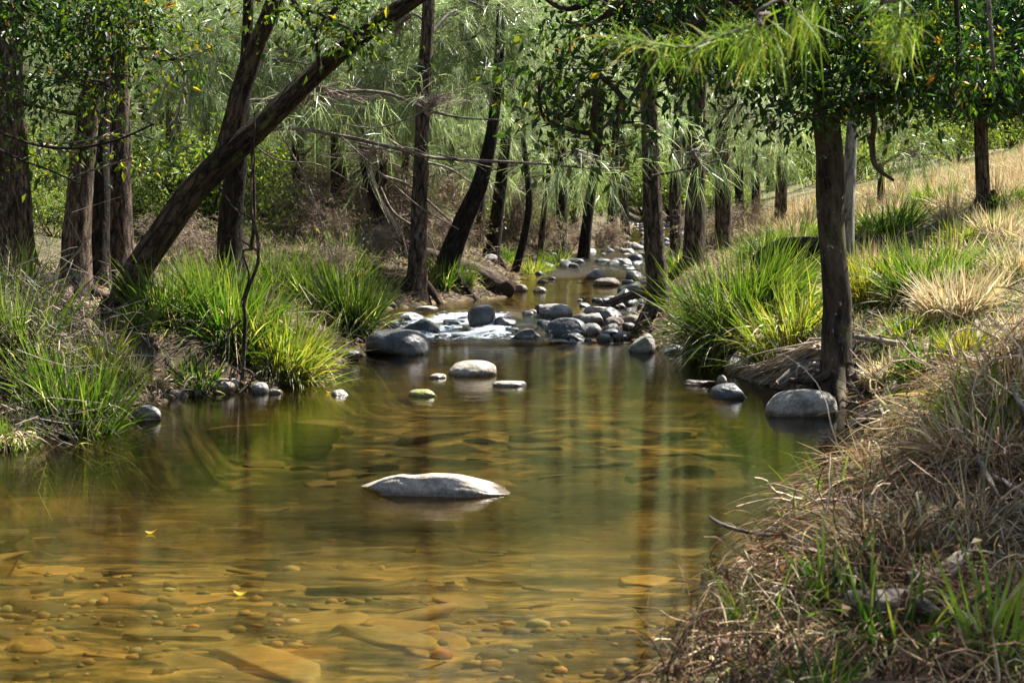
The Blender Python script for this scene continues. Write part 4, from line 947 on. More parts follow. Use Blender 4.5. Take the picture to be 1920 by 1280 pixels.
while len(sp) < 44:
    y = rs.uniform(17, 52); x = rs.uniform(-.42 * y, .40 * y)
    if not free(x, y, .8) or (x > xr(y) and (y < 30 or x > .24 * y)) or (x < xl(y) and x > xl(y) - 1.6 and y < 22): continue
    sp.append((x, y, rs.uniform(.7, 1.7) * (.75 + y / 80)))
for x, y, s in [(5.2, 57, 2.2), (6.4, 58, 2.6), (7.6, 59, 2.4), (8.6, 57, 2.0), (4.2, 58, 2.2), (9.8, 60, 2.6), (2.8, 56, 2.2), (10.5, 34, 1.4), (12.5, 36, 1.6), (14.5, 38, 1.5), (11.5, 40, 1.8), (14, 43, 2.0), (16.5, 44, 2.0), (9.0, 38, 1.6), (13, 31, .9), (-3.4, 17.6, .5), (-4.6, 18.5, .7), (-5.6, 17.4, .7), (-2.9, 21.5, .7), (-4.0, 23, .8), (-2.0, 25, .8), (-6.5, 19, .9), (-1.2, 29, .9)]: sp.append((x, y, s))
for _ in range(22):
    y = rs.uniform(21.5, 46); sp.append((float(xl(y)) - rs.uniform(.7, 3.4), y, rs.uniform(.45, .95)))
scatter([proto_shrub(0)], sp)
sp = [(G(px, py)[0], G(px, py)[1], s) for px, py, s in [(600, 545, .5), (690, 500, .5), (480, 530, .5), (395, 520, .5), (1010, 470, .6), (1130, 470, .6), (1070, 475, .5), (860, 490, .6), (1330, 470, .6), (1400, 440, .5), (330, 490, .5), (620, 450, .9), (720, 440, .8)]]
for _ in range(26):
    y = rs.uniform(19, 36); sp.append((float(xl(y)) - rs.uniform(.6, 3.6), y, rs.uniform(.5, 1.05)))
scatter([proto_shrub(1)], sp)
sp = []
while len(sp) < 250:
    y = 50 + 80 * rs.random() ** 1.3; x = rs.uniform(-.46 * y, .48 * y)
    if not free(x, y, 1.0) and y < 60: continue
    if x > xr(y) and y < 58 and x > .2 * y: continue
    sp.append((x, y, rs.uniform(.8, 1.3)))
scatter([proto_far(0), proto_far(1), proto_far(0), proto_far(2)], sp)
# ================================================================== TUSSOCKS (px, base py, height, width)
T = tussock
T(318, 706, 140, 160, PAL_GREEN, 'tall grey green sedge right of the leaning trunk base', 620, skirt=60, D=11.9)
T(435, 715, 165, 190, PAL_GREEN, 'biggest green sedge behind the drowned sapling at left', 800, skirt=90, D=11.9)
T(535, 712, 140, 170, PAL_YELL, 'golden yellow sedge arching over the water at left', 760, skirt=110, D=11.9, lean=(.15, -.05))
T(400, 640, 130, 150, PAL_GREEN, 'sedge with upright blades higher on the left bank', 460, D=12.8)
T(262, 712, 60, 70, PAL_GREEN, 'low sedge at the foot of the leaning trunk', 220, D=11.5)
T(145, 806, 190, 190, PAL_GREEN, 'large bright sedge overhanging the near left water edge', 800, skirt=80, D=9.35)
T(40, 800, 190, 130, PAL_GREEN, 'dense sedge at the very left edge by the water', 560, skirt=100, D=9.7)
T(70, 690, 110, 150, PAL_GREEN, 'sedge behind the left edge sedge under the trunks', 460, D=10.9)
T(20, 650, 150, 150, PAL_DKG, 'shaded sedge at the left edge under the thick trunk', 360, D=11.4)
T(190, 740, 120, 110, PAL_YELL, 'small yellowish sedge on the mud left of the leaning trunk', 220, D=10.6)
T(656, 648, 150, 120, PAL_DKG, 'dark grey green sedge behind the large dark boulder', 700, skirt=60, D=14.8)
T(600, 612, 120, 120, PAL_DKG, 'dark sedge between the golden sedge and the dead shrubs', 380, D=15.4)
T(645, 540, 110, 90, PAL_GREEN, 'upright sedge behind the dark grey green sedge', 280, D=17.4)
T(520, 560, 110, 130, PAL_DKG, 'sedge in shade under the dead shrubs at left', 300, D=15.8)
T(832, 556, 70, 50, PAL_GREEN, 'small sedge between the middle trunks', 160, D=19.0)
T(868, 560, 56, 70, PAL_DKG, 'drooping sedge below the roots of the curved trunk', 200, D=19.3, skirt=40)
T(800, 540, 50, 40, PAL_YELL, 'little bright tuft right of the straight middle trunk', 110, D=18.8)
T(800, 480, 60, 70, PAL_GREEN, 'bright tuft behind the straight middle trunk', 170, D=23)
T(995, 508, 40, 110, PAL_YELL, 'bright yellow green grass patch beside the far riffle', 420, D=24.5, width=.012)
T(945, 500, 36, 70, PAL_GREEN, 'low green grass left of the bright patch by the riffle', 220, D=25)
T(1040, 490, 50, 60, PAL_DKG, 'dark tuft right of the bright grass patch', 200, D=26)
T(1385, 668, 185, 240, PAL_GREEN, 'big dark green sedge with a straw skirt on the right bank', 1100, skirt=340, D=13.4)
T(1330, 660, 130, 130, PAL_DKG, 'shaded sedge left of the big green sedge on the right bank', 380, skirt=160, D=13.9)
T(1470, 660, 130, 190, PAL_YELL, 'yellow arching sedge left of the smooth dark trunk', 420, skirt=80, D=12.4, lean=(-.12, 0))
T(1450, 640, 130, 160, PAL_GREEN, 'green sedge between the big sedge and the yellow arching sedge', 420, D=13.4)
T(1628, 570, 120, 120, PAL_ORNG, 'orange tipped sedge just right of the smooth dark trunk', 420, D=12.7)
T(1735, 590, 130, 210, PAL_GREEN, 'wide green sedge on the sunny right slope', 760, skirt=120, D=12.3)
T(1660, 470, 86, 170, PAL_GREEN, 'green sedge in front of the small forked tree', 560, D=16.6)
T(1600, 470, 70, 90, PAL_YELL, 'sunlit sedge left of the pale trunk foot', 240, D=16.2)
T(1756, 398, 58, 110, PAL_GREEN, 'dark green sedge alone on top of the right slope', 520, D=19.8)
T(1490, 470, 70, 150, PAL_GREEN, 'green sedge behind the charred log', 420, D=17.4)
T(1425, 480, 60, 120, PAL_DKG, 'shaded sedge left of the charred log', 320, D=17.2)
T(1262, 530, 66, 70, PAL_GREEN, 'green sedge showing between two right trunks', 240, D=18.6)
T(1790, 630, 110, 160, PAL_STRAW, 'pale straw tussock on the sunny right slope', 620, D=11.2, skirt=120)
T(1790, 570, 70, 90, PAL_ORNG, 'rusty orange tuft above the pale straw tussock', 260, D=11.9)
T(1800, 700, 80, 90, PAL_ORNG, 'small orange grass tuft over the shaded hollow at right', 200, D=9.6)
T(1870, 480, 70, 120, PAL_STRAW, 'straw tussock below the ivy covered tree', 380, D=14.6)
T(1700, 640, 60, 120, PAL_YELL, 'short fresh grass tuft right of the smooth dark trunk', 260, D=11.0)
T(1905, 560, 90, 150, PAL_STRAW, 'straw tussock at the right edge of the slope', 420, D=12.2)
T(1660, 690, 60, 110, PAL_STRAW, 'matted straw tuft over the roots right of the dark trunk', 300, D=10.4, skirt=140)
tuft = empty('grass_tuft', (0, 0, 0), 'small straw tuft of the sunny right slope', 'grass tuft', 'straw tufts of the sunny right slope')
g = Geo(); n = 190; a = rng.uniform(0, 6.283, n); tl = rng.random(n) * 1.2; bb = np.stack([np.cos(a), np.sin(a), 0 * a], -1) * .09 * rng.random((n, 1))
strips(g, bb, np.stack([np.cos(a) * np.sin(tl), np.sin(a) * np.sin(tl), np.cos(tl)], -1), .34 * rng.uniform(.4, 1.2, n), np.full(n, .006), rng.uniform(.1, .9, n) * tl, 4, pick(PAL_STRAW, n, .25))
build('blade_tuft', g, M['dry'], tuft, False)
rt_ = np.random.default_rng(77); sp = []
while len(sp) < 150:
    y = rt_.uniform(9.5, 30); x = xr(y) + rt_.uniform(.9, 9)
    if x < .40 * y and not (x < xr(y) + 1.5 and y > 11): sp.append((x, y, rt_.uniform(.6, 1.5)))
scatter([tuft], sp)
T(20, 838, 90, 120, PAL_DKG, 'low dark sedge at the left edge nearest the photographer', 240, skirt=160)
T(235, 712, 60, 90, PAL_STRAW, 'dead straw tuft on the mud left of the big left sedges', 120, skirt=120)
T(700, 600, 70, 60, PAL_GREEN, 'small sedge on the bank above the large dark boulder', 140)
for px, py, h_, w_, pl, lab in [(1870, 440, 60, 120, PAL_GREEN, 'green sedge right below the trunk of the ivy covered tree'), (1560, 400, 46, 90, PAL_GREEN, 'sedge high on the slope between pale trunk and charred log'), (1700, 420, 46, 100, PAL_GREEN, 'low green sedge on the slope below the lone dark green sedge'),
        (1850, 540, 80, 150, PAL_GREEN, 'broad green sedge at the middle of the sunny right slope'), (1690, 560, 70, 110, PAL_DKG, 'dark low sedge between the orange tipped and the wide green sedge'), (1800, 455, 50, 90, PAL_YELL, 'yellow green tuft on the slope left of the ivy covered tree foot'), (1890, 385, 44, 80, PAL_GREEN, 'small green tuft at the right edge near the crest of the slope'), (1740, 690, 80, 140, PAL_GREEN, 'green sedge over the shaded hollow behind the debris heap')]:
    T(px, py, h_, w_, pl, lab, 300, skirt=60)
T(225, 704, 64, 110, PAL_DKG, 'low shaded sedge at the top of the bare mud bank on the left', 200, skirt=80)
T(372, 722, 60, 90, PAL_DKG, 'short dark sedge hanging over the stones by the sapling', 180, skirt=80)
T(290, 728, 44, 70, PAL_STRAW, 'small dead tuft on the mud above the waterline at left', 90, skirt=60)
for px, py, h_, w_, lab in [(1690, 900, 150, 260, 'drooping straw clump on the left shoulder of the debris heap'), (1840, 880, 190, 260, 'largest drooping straw clump high on the debris heap'), (1640, 1040, 130, 240, 'brown straw clump hanging over the middle of the debris heap'),
        (1800, 1010, 150, 260, 'matted straw clump above the thick pale dead branch'), (1570, 960, 90, 180, 'short straw clump at the water side of the debris heap'), (1890, 760, 150, 240, 'pale straw clump at the right edge above the debris heap'), (1470, 1110, 90, 200, 'low brown straw clump at the front left of the debris heap'), (1880, 1160, 130, 240, 'dark straw clump in the bottom right corner'), (1330, 1230, 60, 170, 'flattened straw clump at the tip of the near bank')]:
    T(px, py, h_, w_, PAL_THATCH, lab, 420, skirt=160, stiff=.42, width=.007, name='straw_clump', cat='straw clump', lean=(-.2, -.1))
# near bank, in front
T(1560, 960, 130, 150, PAL_FRESH, 'bright thin green grass leaning over the water on the near right bank', 60, width=.009, lean=(-.25, 0))
T(1500, 1000, 90, 120, PAL_FRESH, 'thin fresh grass below the leaning bright grass on the near bank', 40, width=.008, lean=(-.3, 0))
T(1850, 800, 150, 260, PAL_FRESH, 'bright green grass growing on top of the debris heap', 260, width=.010)
T(1700, 780, 70, 120, PAL_FRESH, 'fresh grass at the crest of the debris heap beside the wet log', 90, width=.008)
T(1690, 1230, 220, 260, PAL_GREEN, 'broad green blades in the middle of the lower debris heap', 70, width=.012)
T(1440, 1200, 170, 220, PAL_GREEN, 'long green blades at the front left of the debris heap', 64, width=.010)
T(1860, 1240, 260, 200, PAL_FRESH, 'wide bright blades at the right edge of the debris heap', 40, width=.014)
T(1520, 1290, 130, 260, PAL_GREEN, 'short green blades at the bottom edge of the photo', 80, width=.009)
T(1560, 1120, 150, 160, PAL_GREEN, 'dark green blades among the matted roots', 46, width=.011)
T(1330, 1270, 80, 200, PAL_GREEN, 'thin green blades at the tip of the near bank by the water', 50, width=.008)

# ================================================================== GROUND COVER (uncountable)
def cover(name, label, n, xy, mat, pal, H, w, kind='stuff', cat='grass', lie=.0):
    g = Geo(); x, y = xy; n = len(x)
    b = np.stack([x, y, height(x, y) - .01], -1)
    d = np.stack([rng.normal(0, .45 + lie, n), rng.normal(0, .45 + lie, n), np.full(n, 1.0 - lie * .6)], -1)
    L = H * rng.uniform(.4, 1.3, n) * np.clip(1 + 1.3 * fbm(b * np.array([2.2, 2.2, 0]), 4, 3), .25, 2.2)
    strips(g, b, d, L, w * rng.uniform(.6, 1.2, n), rng.uniform(.1, .8, n), 3, pal(b))
    tag(build(name, g, mat, None, False), label, cat, kind=kind)
def slope_pts(n, side, y0, y1, dmin, dmax, p=1.0, far=1.2):
    y = y0 + (y1 - y0) * rng.random(n) ** far; d = dmin + (dmax - dmin) * rng.random(n) ** p
    x = xr(y) + d if side > 0 else xl(y) - d
    k = (np.abs(x) < .385 * y + .3); return x[k], y[k]
def mixpal(b, A, B, sc=.8, sd=8):
    m = fbm(b * np.array([sc, sc, 0]), sd, 3) + rng.normal(0, .2, len(b)) > -.02
    return np.where(m[:, None], pick(A, len(b), .3), pick(B, len(b), .3))
cover('dry_grass', 'straw and green grass over the sunny right slope', 0, slope_pts(120000, 1, 8.0, 34, .35, 9.5), M['dry'], lambda b: mixpal(b, PAL_STRAW, [(4, (.10, .18, .03)), (2, (.19, .24, .05)), (1, (.34, .32, .13))]), .17, .0065)
cover('bank_grass', 'mixed green and dead grass over the left bank', 0, slope_pts(60000, -1, 10, 40, .5, 12), M['dry'], lambda b: mixpal(b, PAL_STRAW, [(2, (.10, .17, .02)), (2, (.18, .24, .03)), (1, (.06, .10, .02))], .45), .15, .0075)
def litter():
    g = Geo(); n = 26000
    y = 9 + 24 * rng.random(n) ** 1.3; s = rng.random(n) < .5; d = .02 + 3.5 * rng.random(n) ** 1.4
    x = np.where(s, xl(y) - d, xr(y) + d); k = np.abs(x) < .39 * y; x, y = x[k], y[k]; n = len(x)
    b = np.stack([x, y, height(x, y) + rng.uniform(.004, .03, n)], -1)
    dd = rng.normal(size=(n, 3)) * np.array([1, 1, .22]); L = rng.uniform(.04, .09, n)
    leaves(g, b, dd, L, L * .38, pick([(3, (.20, .14, .08)), (2, (.30, .22, .14)), (2, (.10, .065, .035)), (.5, (.38, .33, .24))], n, .3))
    tag(build('leaf_litter', g, M['dry'], None, False), 'dead brown leaves lying over both banks', 'leaf litter', kind='stuff')
    g = Geo(); n = 3800; y = 9.5 + 24 * rng.random(n) ** 1.3; s = rng.random(n) < .6; d = .02 + 4 * rng.random(n)
    x = np.where(s, xl(y) - d, xr(y) + d); b = np.stack([x, y, height(x, y) + .01], -1)
    e = b + rng.normal(0, .22, (n, 3)) * np.array([1, 1, .5]) + np.array([0, 0, .12])
    sticks(g, b, e, np.full(n, .006), np.full(n, .002), pick([(2, (.26, .20, .16)), (2, (.15, .11, .085)), (1, (.40, .34, .28))], n), .2)
    tag(build('fallen_twigs', g, M['twig'], None, False), 'fallen dead twigs strewn over both banks', 'fallen twigs', kind='stuff')
litter()
# ------------------------------------------------------------------ flood debris heap on the near right bank
def curls(g, n, cen, sprd, Ls, w, pal, up=.3):
    y = rng.normal(cen[1], sprd[1], n)
    x = rng.normal(cen[0], sprd[0], n) if cen[0] else xr(y) + (.42 * y - xr(y)) * rng.random(n)
    k = (x > xr(y) - .12) & (y > 3.6) & (y < 7.7) & (fbm(np.stack([x, y, 0 * x], -1) * 3.2, 40, 3) + rng.normal(0, .12, n) > -.12); x, y = x[k], y[k]; n = len(x)
    m = 9; P = np.zeros((n, m, 3)); P[:, 0] = np.stack([x, y, height(x, y) - .02 + rng.uniform(0, .12, n)], -1)
    d = unit(rng.normal(size=(n, 3)) + np.array([-.25, -.1, up])); ax = unit(rng.normal(size=(n, 3))); kq = rng.normal(0, .42, (n, 1))
    L = Ls * rng.uniform(.4, 1.4, n)
    for i in range(1, m):
        P[:, i] = P[:, i - 1] + d * (L / (m - 1))[:, None]
        d = unit(d + np.cross(ax, d) * kq + rng.normal(0, .16, (n, 3)) + np.array([0, 0, -.10]))
        hh = height(P[:, i, 0], P[:, i, 1]) - .01; P[:, i, 2] = np.maximum(P[:, i, 2], hh)
    R = w * rng.uniform(.5, 1.5, n)[:, None] * np.linspace(1, .45, m)[None]
    T_ = unit(np.gradient(P, axis=1)); s1 = unit(np.cross(T_, ax[:, None])); s2 = np.cross(T_, s1)
    a = np.arange(4) * math.pi / 2
    V = P[:, :, None] + (s1[:, :, None] * np.cos(a)[None, None, :, None] + s2[:, :, None] * np.sin(a)[None, None, :, None]) * R[:, :, None, None]
    b = np.arange(n)[:, None, None] * m * 4; kk = np.arange(m - 1)[None, :, None] * 4; j = np.arange(4)[None, None]; j2 = (j + 1) % 4
    Q = np.stack([b + kk + j, b + kk + j2, b + kk + 4 + j2, b + kk + 4 + j], -1).reshape(-1, 4)
    g.add(V.reshape(-1, 3), Q, np.repeat(pick(pal, n, .25), m * 4, 0))
PAL_FIB = [(3, (.14, .086, .040)), (2, (.27, .18, .09)), (3, (.05, .031, .015)), (.8, (.46, .36, .23))]
g = Geo()
curls(g, 2600, (2.5, 6.2), (.5, .6), .34, .003, PAL_FIB)
curls(g, 1300, (1.6, 5.2), (.45, .45), .26, .0025, PAL_FIB, .1)
for y0, n in ((4.1, 1300), (4.6, 1300), (5.2, 1300)): curls(g, n, (None, y0), (None, .25), .24, .0022, PAL_FIB, .1)
curls(g, 520, (2.4, 6.0), (.55, .6), .6, .0055, [(2, (.52, .41, .28)), (1, (.34, .24, .14))], .1)
curls(g, 330, (None, 4.9), (None, .4), .36, .004, [(2, (.50, .39, .25)), (1, (.34, .24, .13))], -.3)
def thatch(g, n, y0, y1, L0):
    y = rng.uniform(y0, y1, n * 2); x = xr(y) + (.42 * y - xr(y)) * rng.random(n * 2)
    q = np.stack([x, y, 0 * x], -1); k = fbm(q * 2.6, 52, 3) + rng.normal(0, .08, n * 2) > -.02; x, y = x[k], y[k]; n = len(x)
    cl = vnoise(np.stack([x, y, 0 * x], -1) * 2.2, 60) * 1.1       # neighbouring stems lie the same way
    b = np.stack([x, y, height(x, y) + rng.uniform(0, .10, n)], -1)
    a = math.pi * 1.12 + cl + rng.normal(0, .3, n)
    d = np.stack([np.cos(a), np.sin(a) * .9, rng.uniform(.05, .75, n)], -1)
    strips(g, b, d, L0 * rng.uniform(.4, 1.3, n), rng.uniform(.003, .0075, n), rng.uniform(.5, 1.3, n), 6, pick([(2.2, (.48, .36, .21)), (3, (.25, .16, .08)), (3, (.085, .052, .026)), (.6, (.14, .16, .04))], n, .35), sweep=.25)
g2 = Geo(); thatch(g2, 3600, 5.4, 7.6, .42); thatch(g2, 1500, 4.0, 5.6, .24)
tag(build('dry_thatch', g2, M['dry'], None, False), 'long drooping straw draped over the near right bank', 'dry thatch', kind='stuff')
tag(build('root_mat', g, M['fibre'], None, False), 'matted brown roots and dead stems heaped on the near right bank', 'root mat', kind='stuff')
g = Geo(); n = 2600
y = np.concatenate([rng.normal(6.1, .7, n // 2), rng.uniform(3.9, 5.6, n // 2)]); x = np.where(np.arange(n) < n // 2, rng.normal(2.3, .55, n), xr(y) + (.42 * y - xr(y)) * rng.random(n))
k = (x > xr(y) - .05) & (y > 3.8); x, y = x[k], y[k]; n = len(x)
b = np.stack([x, y, height(x, y) + rng.uniform(0, .16, n)], -1); L = rng.uniform(.018, .05, n)
leaves(g, b, rng.normal(size=(n, 3)), L, L * .5, pick([(3, (.17, .10, .05)), (2, (.26, .18, .10)), (1, (.36, .28, .18)), (1, (.09, .05, .025))], n, .3), .5)
tag(build('dead_leaves', g, M['dry'], None, False), 'curled dead leaves caught in the debris heap', 'dead leaves', kind='stuff')
# pale vines and branches lying over the heap
def stem(name, label, cat, spec, D, mat, sides=9, rough=.12, group=None, lift=.22):
    if D is None:
        ds = []
        for s in spec:
            q = G(s[0], s[1], False); ds.append(q[1] if q[2] > .06 else np.nan)
        ds = np.array(ds); ok_ = ~np.isnan(ds)
        if not ok_.any(): ds[:] = G(*spec[-1][:2])[1]; ok_[:] = True
        ds = np.interp(np.arange(len(ds)), np.where(ok_)[0], ds[ok_])
        spec = [(s[0], s[1], s[2], d - lift) for s, d in zip(spec, ds)]
    P, R = px_path(spec, D); g = Geo(); tube(g, P, R, sides, rough=rough, m=len(P) * 9, seed=int(abs(P[0, 0]) * 100))
    return tag(build(name, g, M[mat], None, True, P[0]), label, cat, group)
stem('dead_branch', 'thick pale dead branch lying across the right edge of the debris heap', 'branch', [(1700, 1085, 15), (1760, 1080, 17), (1810, 1040, 15), (1870, 1000, 13), (1960, 985, 12)], None, 'dead_wood')
stem('dead_branch', 'thin pale stick poking out over the water from the debris heap', 'branch', [(1328, 968, 3.5), (1360, 985, 4), (1420, 1000, 4), (1520, 1010, 4)], None, 'dead_wood')
stem('dead_branch', 'pale stick slanting up across the front of the debris heap', 'branch', [(1450, 1020, 6), (1480, 1000, 7), (1530, 960, 6), (1560, 940, 4)], None, 'dead_wood')
stem('dead_branch', 'grey lump of driftwood in the lower debris heap', 'branch', [(1590, 1120, 16), (1640, 1130, 24), (1700, 1125, 22), (1760, 1150, 10)], None, 'dead_wood', 12, .3)
for k, (lab, sp_) in enumerate([('pale looping vine at the top of the debris heap', [(1830, 600, 3), (1836, 640, 3.5), (1870, 690, 4), (1905, 740, 4.5), (1925, 800, 5)]),
        ('long pale vine arching down the middle of the debris heap', [(1770, 800, 4), (1820, 830, 4), (1850, 890, 4), (1880, 940, 4), (1930, 960, 4)]),
        ('pale vine crossing the right side of the debris heap', [(1780, 860, 4), (1840, 880, 4), (1900, 915, 5), (1960, 960, 5)]),
        ('thin curled vine hanging at the left of the debris heap', [(1650, 760, 2.5), (1665, 800, 2.5), (1690, 830, 3), (1740, 850, 3), (1790, 900, 3)]),
        ('bleached vine standing in an arch over the debris heap', [(1600, 1100, 3), (1610, 1020, 3.4), (1650, 970, 3.4), (1690, 1000, 3.4), (1720, 1080, 3)])]):
    stem('dead_vine', lab, 'vine', [(a, b, c * 1.3) for a, b, c in sp_], None, 'dead_wood', 7, lift=.32)
# ------------------------------------------------------------------ logs, snags, roots
stem('fallen_log', 'grey fallen log whose cut end points at the upper pool', 'log', [(700, 440, 15, 21), (780, 474, 17, 20.6), (850, 496, 18, 20.3), (905, 518, 20, 20), (950, 545, 21, 19.6)], 20, 'bark_oak', 16)
stem('charred_log', 'charred black log lying behind the smooth dark trunk', 'log', [(1410, 492, 10, 15.6), (1450, 476, 22, 15.6), (1500, 468, 24, 15.6), (1580, 462, 20, 15.7), (1660, 458, 17, 15.8), (1712, 456, 12, 15.8), (1732, 452, 5, 15.8)], 15.6, 'bark_char', 18, .35)
stem('slanting_log', 'weathered log slanting down to the stones left of the red brown trunk', 'log', [(1120, 580, 7, 17.2), (1165, 560, 8, 17.4), (1215, 544, 9, 17.6), (1250, 530, 8, 17.8)], 17.4, 'bark_oak', 10)
stem('wet_log', 'wet black log end in the shallows right of the dappled rock', 'log', [(1590, 800, 7, 9.5), (1625, 785, 12, 9.6), (1670, 770, 12, 9.7), (1730, 752, 9, 9.8)], 9.6, 'bark_char', 12, .3)
stem('fallen_branch', 'bare grey branch lying on the bank right of the smooth dark trunk', 'branch', [(1600, 630, 5), (1660, 640, 5.5), (1730, 655, 5), (1800, 690, 4)], 10.4, 'dead_wood')
# apron of bleached roots at the foot of the smooth dark trunk
rt = empty('root_apron', G(1480, 715), 'bleached fan of fine roots sloping into water left of the smooth dark trunk', 'roots')
g = Geo(); n = 190
for k in range(n):
    u = rng.random(); a = W(1545 + rng.uniform(-20, 15), 640 + u * 60, 11.2 + rng.uniform(-.3, .4)); e = W(1375 + u * 130 + rng.uniform(-15, 15), 700 + u * 30, 12.3 - u * 1.3)
    e[2] = max(hz(e[0], e[1]), 0) + .01; mid = (a + e) / 2; mid[2] = max(mid[2] + rng.normal(0, .02), hz(mid[0], mid[1]) + .02)
    q1 = a * .72 + mid * .28 + rng.normal(0, .03, 3); q2 = mid + rng.normal(0, .035, 3); q3 = e * .6 + mid * .4 + rng.normal(0, .03, 3)
    q3[2] = max(q3[2], hz(q3[0], q3[1]) + .005)
    tube(g, [a, q1, q2, q3, e], [.010 * rng.uniform(.5, 1.8), .009, .007, .005, .002], 5, np.array((.42, .35, .27)) * rng.uniform(.4, 1.2), m=14)
build('fine_root', g, M['fibre'], rt, False, rt.location); rt.children[0]['kind'] = 'stuff'
stem('root_slab', 'broad pale buttress root plank beside the smooth dark trunk', 'root', [(1460, 722, 9, 11.1), (1490, 702, 15, 11.1), (1530, 680, 18, 11.1), (1556, 655, 14, 11.1)], 11.1, 'dead_wood', 12, .3)
# the drowned sapling at left
t = tree('dead_sapling', 'thin bare sapling standing in the water before the left sedges', 'sapling', [(452, 722, 5.2), (456, 680, 4.8), (460, 600, 4.4), (458, 570, 4.1), (470, 530, 3.7), (484, 490, 4.1), (482, 440, 3.7), (472, 400, 3.7), (472, 330, 2.2), (478, 240, 1.6), (474, 190, 0.9)], 11.3, 'bark_oak', seed=30, flare=.3, sides=9,
     forks=[([(458, 575, 3.0), (446, 560, 2.6), (448, 520, 2.2), (456, 480, 2.2), (470, 460, 2.2)], 11.3), ([(456, 690, 2.2), (474, 700, 1.9), (468, 720, 1.9), (446, 742, 1.5)], 11.2), ([(452, 600, 2.6), (432, 620, 2.2), (420, 650, 1.9), (410, 700, 1.5)], 11.3),
            ([(482, 470, 2.2), (450, 450, 1.9), (420, 440, 1.5)], 11.3), ([(472, 410, 2.2), (440, 390, 1.8), (410, 350, 1.5)], 11.2), ([(454, 700, 2.2), (436, 690, 1.8), (430, 715, 1.5)], 11.2)])
# bare twig hanging before the left trunks
stem('bare_twig', 'long thin dark twig sagging across the left trunks', 'twig', [(-20, 240, 3), (60, 270, 3), (140, 278, 3), (220, 262, 2.5), (290, 232, 2)], 11.5, 'bark_dark', 6)
stem('bare_twig', 'thin dark twig slanting down before the leftmost trunk', 'twig', [(-20, 272, 3), (40, 300, 2.6), (90, 318, 2.2), (150, 345, 1.6)], 11.5, 'bark_dark', 6)
stem('bare_twig', 'pale forked twig before the second trunk from the left', 'twig', [(134, 335, 1.5), (165, 322, 2), (220, 305, 1.8), (250, 296, 1.2)], 11.8, 'dead_wood', 5)
# dead brush caught on the left bank
g = Geo()
for (px, py, D, n) in [(20, 815, 8.9, 200), (70, 800, 9.1, 160), (60, 640, 9.6, 240), (100, 590, 10.2, 220), (30, 560, 10.4, 160)]:
    c = W(px, py, D); a = c + rng.normal(0, .12, (n, 3)); e = a + rng.normal(0, .28, (n, 3)) * np.array([1, .6, 1]) + np.array([.05, 0, -.18])
    sticks(g, a, e, np.full(n, .004), np.full(n, .0015), pick([(2, (.17, .13, .10)), (1, (.30, .25, .21)), (1, (.09, .07, .05))], n), .2)
tag(build('flood_wrack', g, M['twig'], None, False), 'grey brown flood wrack caught in the left sedges', 'flood wrack', kind='stuff')
# ------------------------------------------------------------------ near she-oak sprays hanging into the frame
near = empty('river_oak', (4.3, 6.6, hz(4.3, 6.6)), 'near she-oak of the right bank, unseen trunk and crown added for shade, whose blurred sprays hang into the top of the photo', 'tree')
nb = np.array([4.3, 6.6, hz(4.3, 6.6)]); g = Geo()
tp_n = tube(g, nb + np.array([(0, 0, -.2), (-.05, .05, 1.5), (-.15, .1, 3.2), (-.2, .2, 5.5)]), [.16, .13, .10, .04], 16, m=50, rough=.14, flare=.5, flute=.1, seed=4)
build('trunk', g, M['bark_oak'], near, True, nb)
gl = Geo(); gt = Geo()  # out-of-view crown, added to throw dappled shade on the debris heap
for c, r, n in [((3.9, 7.0, 4.1), (.9, .8, .45), 60), ((4.6, 6.2, 4.6), (1, 1, .6), 60), ((3.3, 6.3, 4.0), (.7, .7, .35), 44), ((4.2, 7.6, 4.5), (.8, .7, .5), 44), ((3.4, 5.2, 4.3), (.8, .6, .4), 44)]:
    mass(gl, gt, c, r, tp_n[np.argmin(np.abs(tp_n[:, 2] - c[2] + .5))], 'needle', n, 50, .24, PAL_OAK, .17, TW_GREY)
build('branchwork', gt, M['twig'], near, False, nb); build('foliage', gl, M['needle'], near, False, nb)
def spray(label, spec, D, hang):
    P, R = px_path(spec, D); g = Geo()
    P = np.vstack([tp_n[np.argmin(np.abs(tp_n[:, 2] - 3.0))], (P[0] + nb + np.array([0, 0, 3.2])) / 2, P]); R = np.concatenate([[.02, .012], R])
    tp = tube(g, P, R, 7, m=70, rough=.1)
    gl = Geo()
    for (px, py, ln, n) in hang:
        n = int(n * 1.7); c = W(px, py, D + rng.uniform(-.15, .15)); a = tp[np.argmin(np.linalg.norm(tp - c, axis=1))]
        tube(g, [a, (a + c) / 2 + rng.normal(0, .01, 3), c], [.0035, .0025, .0015], 5, None, m=8)
        b = c + rng.normal(0, .030, (n, 3)); u = rng.random((n, 1)); b = b * (1 - u * .6) + (a + rng.normal(0, .02, (n, 3))) * u * .6
        d = rng.normal(0, .40, (n, 3)) + unit(c - a) * .25 + np.array([-.15, 0, -.75])
        L = .8 * ln / F * D * rng.uniform(.4, 1.2, n); strips(gl, b, d, L, rng.uniform(.0012, .0024, n), rng.uniform(0, .4, n), 4, pick(PAL_FRESH, n))
    for q in tp[34:]:
        n = 6; b = q + rng.normal(0, .012, (n, 3)); d = rng.normal(0, .5, (n, 3)) + np.array([-.5, 0, -.05]); L = rng.uniform(.05, .13, n)
        strips(gl, b, d, L, rng.uniform(.0014, .0026, n), rng.uniform(0, .4, n), 3, pick(PAL_FRESH, n))
    o = build('branch', g, M['dead_wood'], near, True, nb); o['label'] = label
    build('foliage', gl, M['fresh'], o, False, nb)
